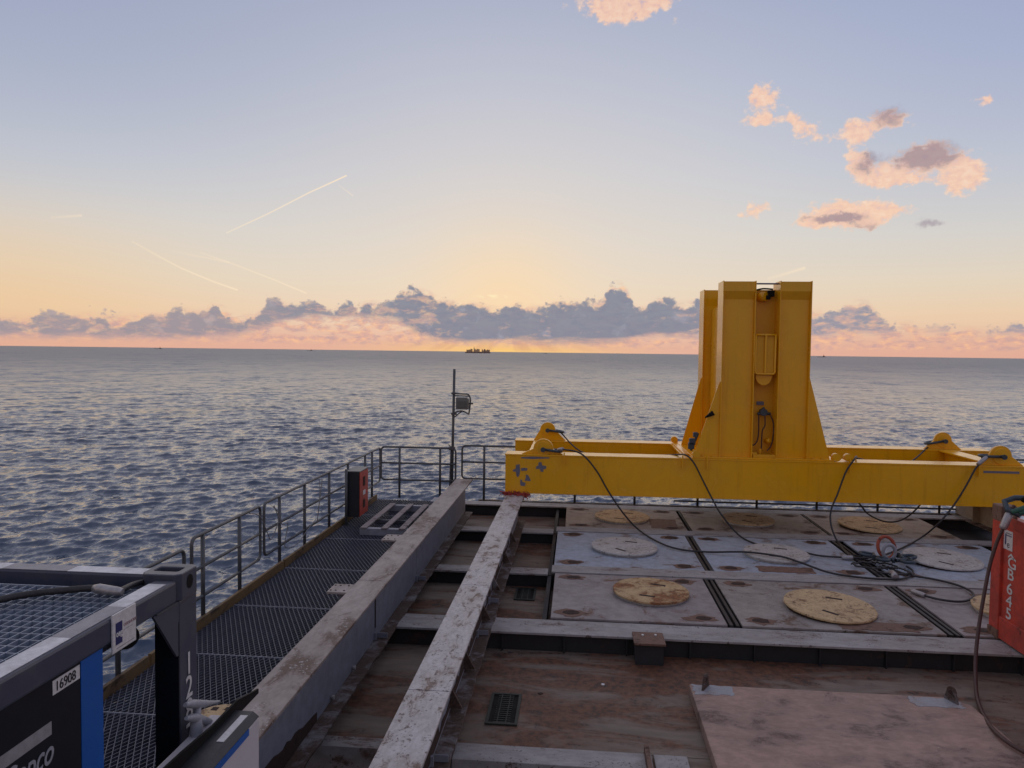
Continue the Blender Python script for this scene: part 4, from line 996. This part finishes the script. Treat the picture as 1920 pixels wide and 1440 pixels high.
nx = X0+.008
XF = X0+.033
b = B(); c = atx(1888, 1012, XF); box(b, XF-.001, XF+.001, c.y-.12, c.y+.10, c.z-.12, c.z+.12); st_ = put('sticker', b, 'label', t)
lettering('sticker_mark', '1', 'inkblue', st_, (XF-.002, c.y+.07, c.z-.06), (0,-1,0), (0,0,1), .19, off=.002)
lettering('sticker_mark', 'e', 'ink', st_, (XF-.002, c.y-.005, c.z-.09), (0,-1,0), (0,0,1), .12)
b = B(); box(b, XF-.003, XF-.001, c.y-.10, c.y+.02, c.z+.05, c.z+.065); box(b, XF-.003, XF-.001, c.y-.10, c.y+.02, c.z+.08, c.z+.09); put('sticker_print', b, 'scuff', st_)
lettering('sticker_text', 'Swire', 'ink', st_, (XF-.002, c.y+.08, c.z-.112), (0,-1,0), (0,0,1), .05) if False else None
for ch, py in (('G', 1058), ('B', 1080), ('6', 1107), ('4', 1130), ('5', 1154)):
    p = atx(1880, py, XF); lettering('lettering', ch, 'label', t, (XF-.002, 9.495, p.z), (0,-1,0), (0,0,1), .195, stretch=1.3, off=.002)
p = atx(1880, 1038, XF); b = B(); prism(b, [(XF-.003, 9.49, p.z), (XF-.003, 9.43, p.z+.05), (XF-.003, 9.37, p.z+.01), (XF-.003, 9.37, p.z-.02), (XF-.003, 9.43, p.z+.02), (XF-.003, 9.49, p.z-.02)], (.002,0,0)); put('lettering', b, 'label', t)
# its sling
pts = [atx(1902, 948, 5.30), atx(1893, 962, 5.24), atx(1880, 992, 5.16), atx(1868, 1020, 5.1), atx(1856, 1060, 5.02), atx(1846, 1110, 4.92), atx(1836, 1170, 4.80), atx(1830, 1225, 4.68), atz(1829, 1270, -.14), atz(1833, 1312, -.25), atz(1848, 1348, -.17), atz(1875, 1380, -.12), atz(1920, 1410, -.12), atz(1990, 1440, -.12)]
ct = sling('thick dark cable hanging from the red container corner down to the plate', pts, .021, 'container_sling', mat='ropered', ferr=[(pts[1], pts[2], .045)])
ct['category'] = 'wire sling'
hp = pts[0]; b = B()
tube(b, [hp+Vector((.02, -.10, -.10)), hp+Vector((-.08, -.0, -.05)), hp+Vector((-.06, .1, .03)), hp+Vector((.05, .08, .08)), hp+Vector((.16, -.02, .10)), hp+Vector((.20, -.12, .06))], .035, 10); put('shackle', b, 'shackle', ct)
b = B(); tube(b, smooth_path([hp+Vector((-.06, -.06, -.07)), hp+Vector((.02, -.1, -.02)), hp+Vector((.12, -.1, .02))]), .03, 10); tube(b, [hp+Vector((.0,-.1,-.08)), hp+Vector((.16,-.1,.0))], .03, 10); put('thimble', b, 'green', ct)
b = B(); tube(b, [hp+Vector((.08, -.04, .06)), hp+Vector((.10, -.08, .14)), hp+Vector((.2, -.08, .12)), hp+Vector((.22, -.06, .02))], .035, 10); put('shackle', b, 'black', ct)
b = B(); tube(b, smooth_path([hp+Vector((.08, -.1, .15)), hp+Vector((.14, -.12, .17)), hp+Vector((.3, -.2, .10)), hp+Vector((.5, -.3, .07))]), .01, 6); put('safety_cord', b, 'redrag', ct)

# ------------------------------------------------------------------ dark framed unit at the left
t = thing('framed_unit', 'dark navy offshore frame with grating top and white tape at lower left', 'offshore frame', (-3.1, 2., 0))
XA = -1.86; ZR = 2.405
def bx(*a): b = B(); box(b, *a); return b
casting = B(); x0, x1, y0, y1, z0, z1 = XA-.185, XA+.01, 3.27, 3.455, 2.30, 2.43
# casting top with oblong opening
n = 20; cxm, cym = (x0+x1)/2-.005, (y0+y1)/2
hol = [(cxm+.062*max(-1, min(1, 1.5*math.cos(2*math.pi*i/n))), cym+.034*max(-1, min(1, 1.3*math.sin(2*math.pi*i/n)))) for i in range(n)]
def outer(i):
    a = 2*math.pi*i/n; c_, s_ = math.cos(a), math.sin(a); k = 1/max(abs(c_), abs(s_)); return (((x0+x1)/2)+(x1-x0)/2*c_*k, ((y0+y1)/2)+(y1-y0)/2*s_*k)
vt = [casting.verts.new((*outer(i), z1)) for i in range(n)]; vh = [casting.verts.new((*hol[i], z1)) for i in range(n)]; vd = [casting.verts.new((*hol[i], z1-.03)) for i in range(n)]; vb = [casting.verts.new((*outer(i), z0)) for i in range(n)]
for i in range(n):
    j = (i+1) % n
    casting.faces.new((vt[i], vt[j], vh[j], vh[i])); casting.faces.new((vh[i], vh[j], vd[j], vd[i])); casting.faces.new((vb[i], vb[j], vt[j], vt[i]))
casting.faces.new(vb[::-1])
cs = put('corner_casting', casting, 'navy', t, bev=.006)
b = B(); prism(b, [(cxm+(p[0]-cxm)*.99, cym+(p[1]-cym)*.99, z1-.029) for p in hol], (0,0,-.002)); put('casting_opening', b, 'black', cs)
b = B(); prism(b, [(x1+.001, cym+.028*math.cos(2*math.pi*i/16), 2.375+.034*math.sin(2*math.pi*i/16)) for i in range(16)], (.001,0,0)); put('casting_opening', b, 'black', cs)
put('post', bx(XA-.12, XA-.002, 3.29, 3.45, 0., 2.299), 'navy', t, bev=.006)
pk = put('post_back', bx(XA-.122, XA-.004, 3.284, 3.289, .0, 2.20), 'navyblack', t)
put('post', bx(-4.3, -4.15, 3.29, 3.45, 0, 2.3), 'navy', t, bev=.006); put('post', bx(-4.3, -4.15, .4, .55, 0, 2.3), 'navy', t); put('post', bx(XA-.12, XA, .4, .55, 0, 2.3), 'navy', t)
rl = put('top_rail', bx(XA-.11, XA-.002, .55, 3.27, 2.30, ZR), 'navy', t, bev=.012)
fr = put('top_rail', bx(-4.15, XA-.186, 3.33, 3.43, 2.30, ZR), 'navy', t, bev=.01)
put('top_rail', bx(-4.3, -4.19, .55, 3.29, 2.30, ZR), 'navy', t, bev=.01); put('bottom_rail', bx(XA-.11, XA-.002, .55, 3.29, -.0, .14), 'navy', t); put('bottom_rail', bx(-4.15, XA-.12, 3.31, 3.43, 0, .14), 'navy', t)
for ya_, yb_, m_ in ((2.90, 3.20, 'white'), (2.56, 2.899, 'greytape'), (2.15, 2.559, 'white'), (1.6, 2.149, 'greytape')):
    pa = put('reflective_tape', bx(XA-.098, XA-.016, ya_, yb_, ZR+.001, ZR+.003), m_, rl)
for xa_, xb_, m_ in ((-2.46, -2.05, 'white'), (-2.80, -2.461, 'greytape'), (-3.3, -2.801, 'white')):
    put('reflective_tape', bx(xa_, xb_, 3.337, 3.425, ZR+.001, ZR+.003), m_, fr)
b = B(); prism(b, [(XA-.004, 3.08, 2.299), (XA-.004, 3.289, 2.299), (XA-.004, 3.289, 2.04), (XA-.004, 3.27, 2.04)], (-.012,0,0)); put('gusset', b, 'navy', t)
b = B(); box(b, XA-.006, XA+.003, 3.10, 3.27, 2.297, 2.303); put('weld_bead', b, 'rail', t)
b = B(); tube(b, [(XA-.05, 2.96, 2.25), (XA-.30, 3.16, 2.25)], .05, 16); put('pipe_stub', b, 'black', t)
# grating on top
b = B(); gx0, gx1, gy0, gy1 = -4.1, XA-.13, .8, 3.20; gz = 2.375
x = gx0
while x < gx1: box(b, x, x+.004, gy0, gy1, gz-.028, gz); x += .044
y = gy0
while y < gy1: box(b, gx0, gx1, y, y+.004, gz-.024, gz-.001); y += .06
put('grating', b, 'grating', t)
b = B()
for a in ((gx1, gx1+.006, gy0, gy1), (gx0, gx1, gy1, gy1+.006)): box(b, *a, gz-.03, gz+.003)
put('grating_edge', b, 'grating', t)
put('tray', bx(-4.12, XA-.13, .7, 3.1, 2.20, 2.215), 'underblue', t)
# body with side panel facing the deck
put('body', bx(-4.1, XA-.035, .6, 2.73, .15, 2.19), 'navyblack', t)
sp_ = put('side_panel', bx(XA-.034, XA-.012, .62, 2.605, .14, 2.299), 'navyblack', t)
put('blue_stripe', bx(XA-.034, XA-.010, 2.606, 2.735, .14, 2.299), 'blue', t)
XS = XA-.0105
pl = put('number_plate', bx(XS-.001, XS, 2.455, 2.600, 2.237, 2.290), 'greytape', sp_)
for o in (pl,): o.data.materials[0] = M['label']
lettering('plate_number', '16908', 'ink', pl, (XS+.001, 2.466, 2.246), (0,1,0), (0,0,1), .052, stretch=.86)
put('grey_band', bx(XS-.001, XS+.001, 1.3, 2.445, 2.10, 2.148), 'label', sp_, label='faded grey band above the script lettering').data.materials[0] = M['greytape']
lettering('script_lettering', 'Atlas Copco', 'fitting', sp_, (XS+.001, 2.448, 2.000), (0,1,0), (0,0,1), .125, shear=.35, align='RIGHT', stretch=.72, off=.001)
put('grey_band', bx(XS-.001, XS+.001, 1.3, 2.445, 1.90, 1.95), 'greytape', sp_)
# sign on rail
sg = put('sign', bx(XA-.001, XA+.006, 2.775, 2.935, 2.255, 2.415), 'label', t, bev=.002)
put('sign_logo', bx(XA+.006, XA+.0072, 2.795, 2.838, 2.285, 2.375), 'inkblue', sg)
lettering('sign_lettering', 'oeg', 'label', sg, (XA+.008, 2.796, 2.318), (0,1,0), (0,0,1), .036, stretch=.75, off=.0008)
lettering('sign_lettering', 'OFFSHORE', 'inkpink', sg, (XA+.0072, 2.848, 2.345), (0,1,0), (0,0,1), .018)
b = B(); box(b, XA+.006, XA+.0068, 2.80, 2.92, 2.268, 2.271); box(b, XA+.006, XA+.0068, 2.848, 2.91, 2.33, 2.332); put('sign_print', b, 'greytape', sg)
for ch, (px, py) in (('1', (355, 1262)), ('2', (354, 1307)), ('8', (352, 1352)), ('7', (350, 1400))):
    p = atx(px, py, XA); lettering('post_number', ch, 'label', t, (XA+.001, 3.335, p.z), (0,1,0), (0,0,1), .155, stretch=.85, off=.001)
# black cable lying on the grating
P = lambda px, py, z: atz(px, py, z)
pts = [P(-60, 1140, gz+.03), P(10, 1122, gz+.03), P(70, 1112, gz+.03), P(130, 1106, gz+.032), P(178, 1103, gz+.032)]
t = thing('deck_cable', 'thick black wire rope with pale sleeve lying on the grating top', 'wire rope', pts[0])
b = B(); tube(b, smooth_path(pts+[P(228, 1110, gz+.03)]), .0155, 12); put('rope', b, 'rope', t)
b = B(); tube(b, [P(176, 1103, gz+.032), P(186, 1104, gz+.032), P(222, 1109, gz+.032), P(230, 1110, gz+.03)], [.016, .023, .020, .015], 14); put('sleeve', b, 'ferrule', t)
b = B(); tube(b, smooth_path([P(225, 1108, gz+.03), P(250, 1096, gz+.02), P(275, 1090, gz-.0), P(300, 1085, gz-.05)]), .013, 12); put('rope_eye', b, 'rope', t)

# white and blue cabinet with black flap
t = thing('control_cabinet', 'off white cabinet with blue edge and black rubber flap at bottom left', 'cabinet', (-1.7, 2.8, 0))
ZC = 1.68; XC = -1.565; YC = 3.50
put('cabinet_body', bx(-1.82, XC, 1.2, YC, 0, ZC-.03), 'cabinet', t, bev=.006)
put('blue_edge', bx(XC-.002, XC+.003, 1.2, YC-.12, ZC-.06, ZC-.028), 'blue', t)
b = B(); prism(b, [(-1.69, 1.2, ZC), (XC-.03, 1.2, ZC), (XC+.003, 1.2, ZC-.026), (-1.69, 1.2, ZC-.026)], (0, YC-1.2, 0)); lidc = put('dark_trim', b, 'firebox', t, bev=.004)
put('label_strip', bx(XC-.072, XC-.036, 3.20, 3.45, ZC+.0005, ZC+.002), 'label', lidc)
lettering('strip_lettering', 'DANGER', 'ink', lidc, (XC-.040, 3.22, ZC+.003), (0,1,0), (-1,0,0), .035, stretch=1.4) if False else None
b = B(); yy0 = 1.2
top = [(481,1291),(471,1297),(442,1312),(420,1335),(397,1359),(370,1382),(343,1405)]
pts = [atx(px, py, -1.70) for px, py in top]; pts = [(-1.70, p.y, p.z) for p in pts]+[(-1.70, 2.2, ZC+.10), (-1.70, 2.2, ZC-.04), (-1.70, pts[0].y, ZC-.04)]
prism(b, pts, (.012,0,0)); put('rubber_flap', b, 'black', t)
# pale two horned fitting
hc = Vector((-1.80, 3.36, 0)); zf = lambda py: atx(375, py, -1.80).z
t = thing('horned_fitting', 'pale grey two tiered horned fitting behind the black rubber flap', 'deck fitting', (hc.x, hc.y, 1.5))
D = Vector((.45, .9, 0)).normalized()
def fp(px, py, k=0): p = atx(px, py, -1.79); return p
b = B(); tube(b, smooth_path([fp(347,1322), fp(360,1320), fp(375,1320), fp(395,1318), fp(412,1315)], 4), [.010,.012,.014,.017,.019,.021,.021,.021,.020,.019,.017,.014,.012,.010,.008,.007,.005], 10); put('upper_horn', b, 'fitting', t)
b = B(); tube(b, smooth_path([fp(349,1347), fp(362,1346), fp(380,1350), fp(398,1355), fp(408,1354)], 4), [.009,.011,.014,.018,.021,.023,.023,.022,.020,.019,.018,.016,.014,.012,.010,.008,.006], 10); put('lower_horn', b, 'fitting', t)
b = B(); tube(b, [fp(372,1322), fp(370,1340), fp(368,1352), fp(368,1372), fp(368,1400), fp(368,1440)], [.014,.017,.027,.030,.026,.026], 14); put('stem', b, 'fitting', t)
b = B(); tube(b, [fp(385,1368), fp(400,1360)], [.008,.004], 8); put('grub_screw', b, 'ferrule', t)
# tan disc on the walkway
c = atz(412, 1352, .03); t = thing('round_cover', 'tan disc lying on the walkway grating behind the horned fitting', 'round cover', (c.x, c.y, .005), 'round covers on the hatch covers')
b = B(); disc(b, (c.x, c.y), .30, .006, .05, 40, .01, .006, 5)
lid = put('lid', b, 'disc_tan', t)
for px in (403, 428):
    q = atz(px, 1329, .05); b = B(); box(b, q.x-.03, q.x+.03, q.y-.03, q.y+.03, .050, .053); put('handle_slot', b, 'hole', lid)

# small loose flakes on the lower deck
rnd = random.Random(21)
for x, y, m_, lb in ((.35, 8.3, 'label', 'pale paint flake on the rusty deck midway between drain grate and big plate'), (-.35, 8.0, 'hole', 'dark rust flake on the deck just right of the drain grate'), (4.75, 7.4, 'label', 'pale paint flake right of the big plate under the dark cable')):
    b = B(); n = 9; s_ = .024
    prism(b, [(x+s_*math.cos(2*math.pi*k/n)*rnd.uniform(.6, 1.4), y+s_*math.sin(2*math.pi*k/n)*rnd.uniform(.6, 1.4), LD+.001) for k in range(n)], (0,0,.006))
    tag(put('paint_flake', b, m_, loc=(x, y, LD+.001)), lb, 'paint flake')
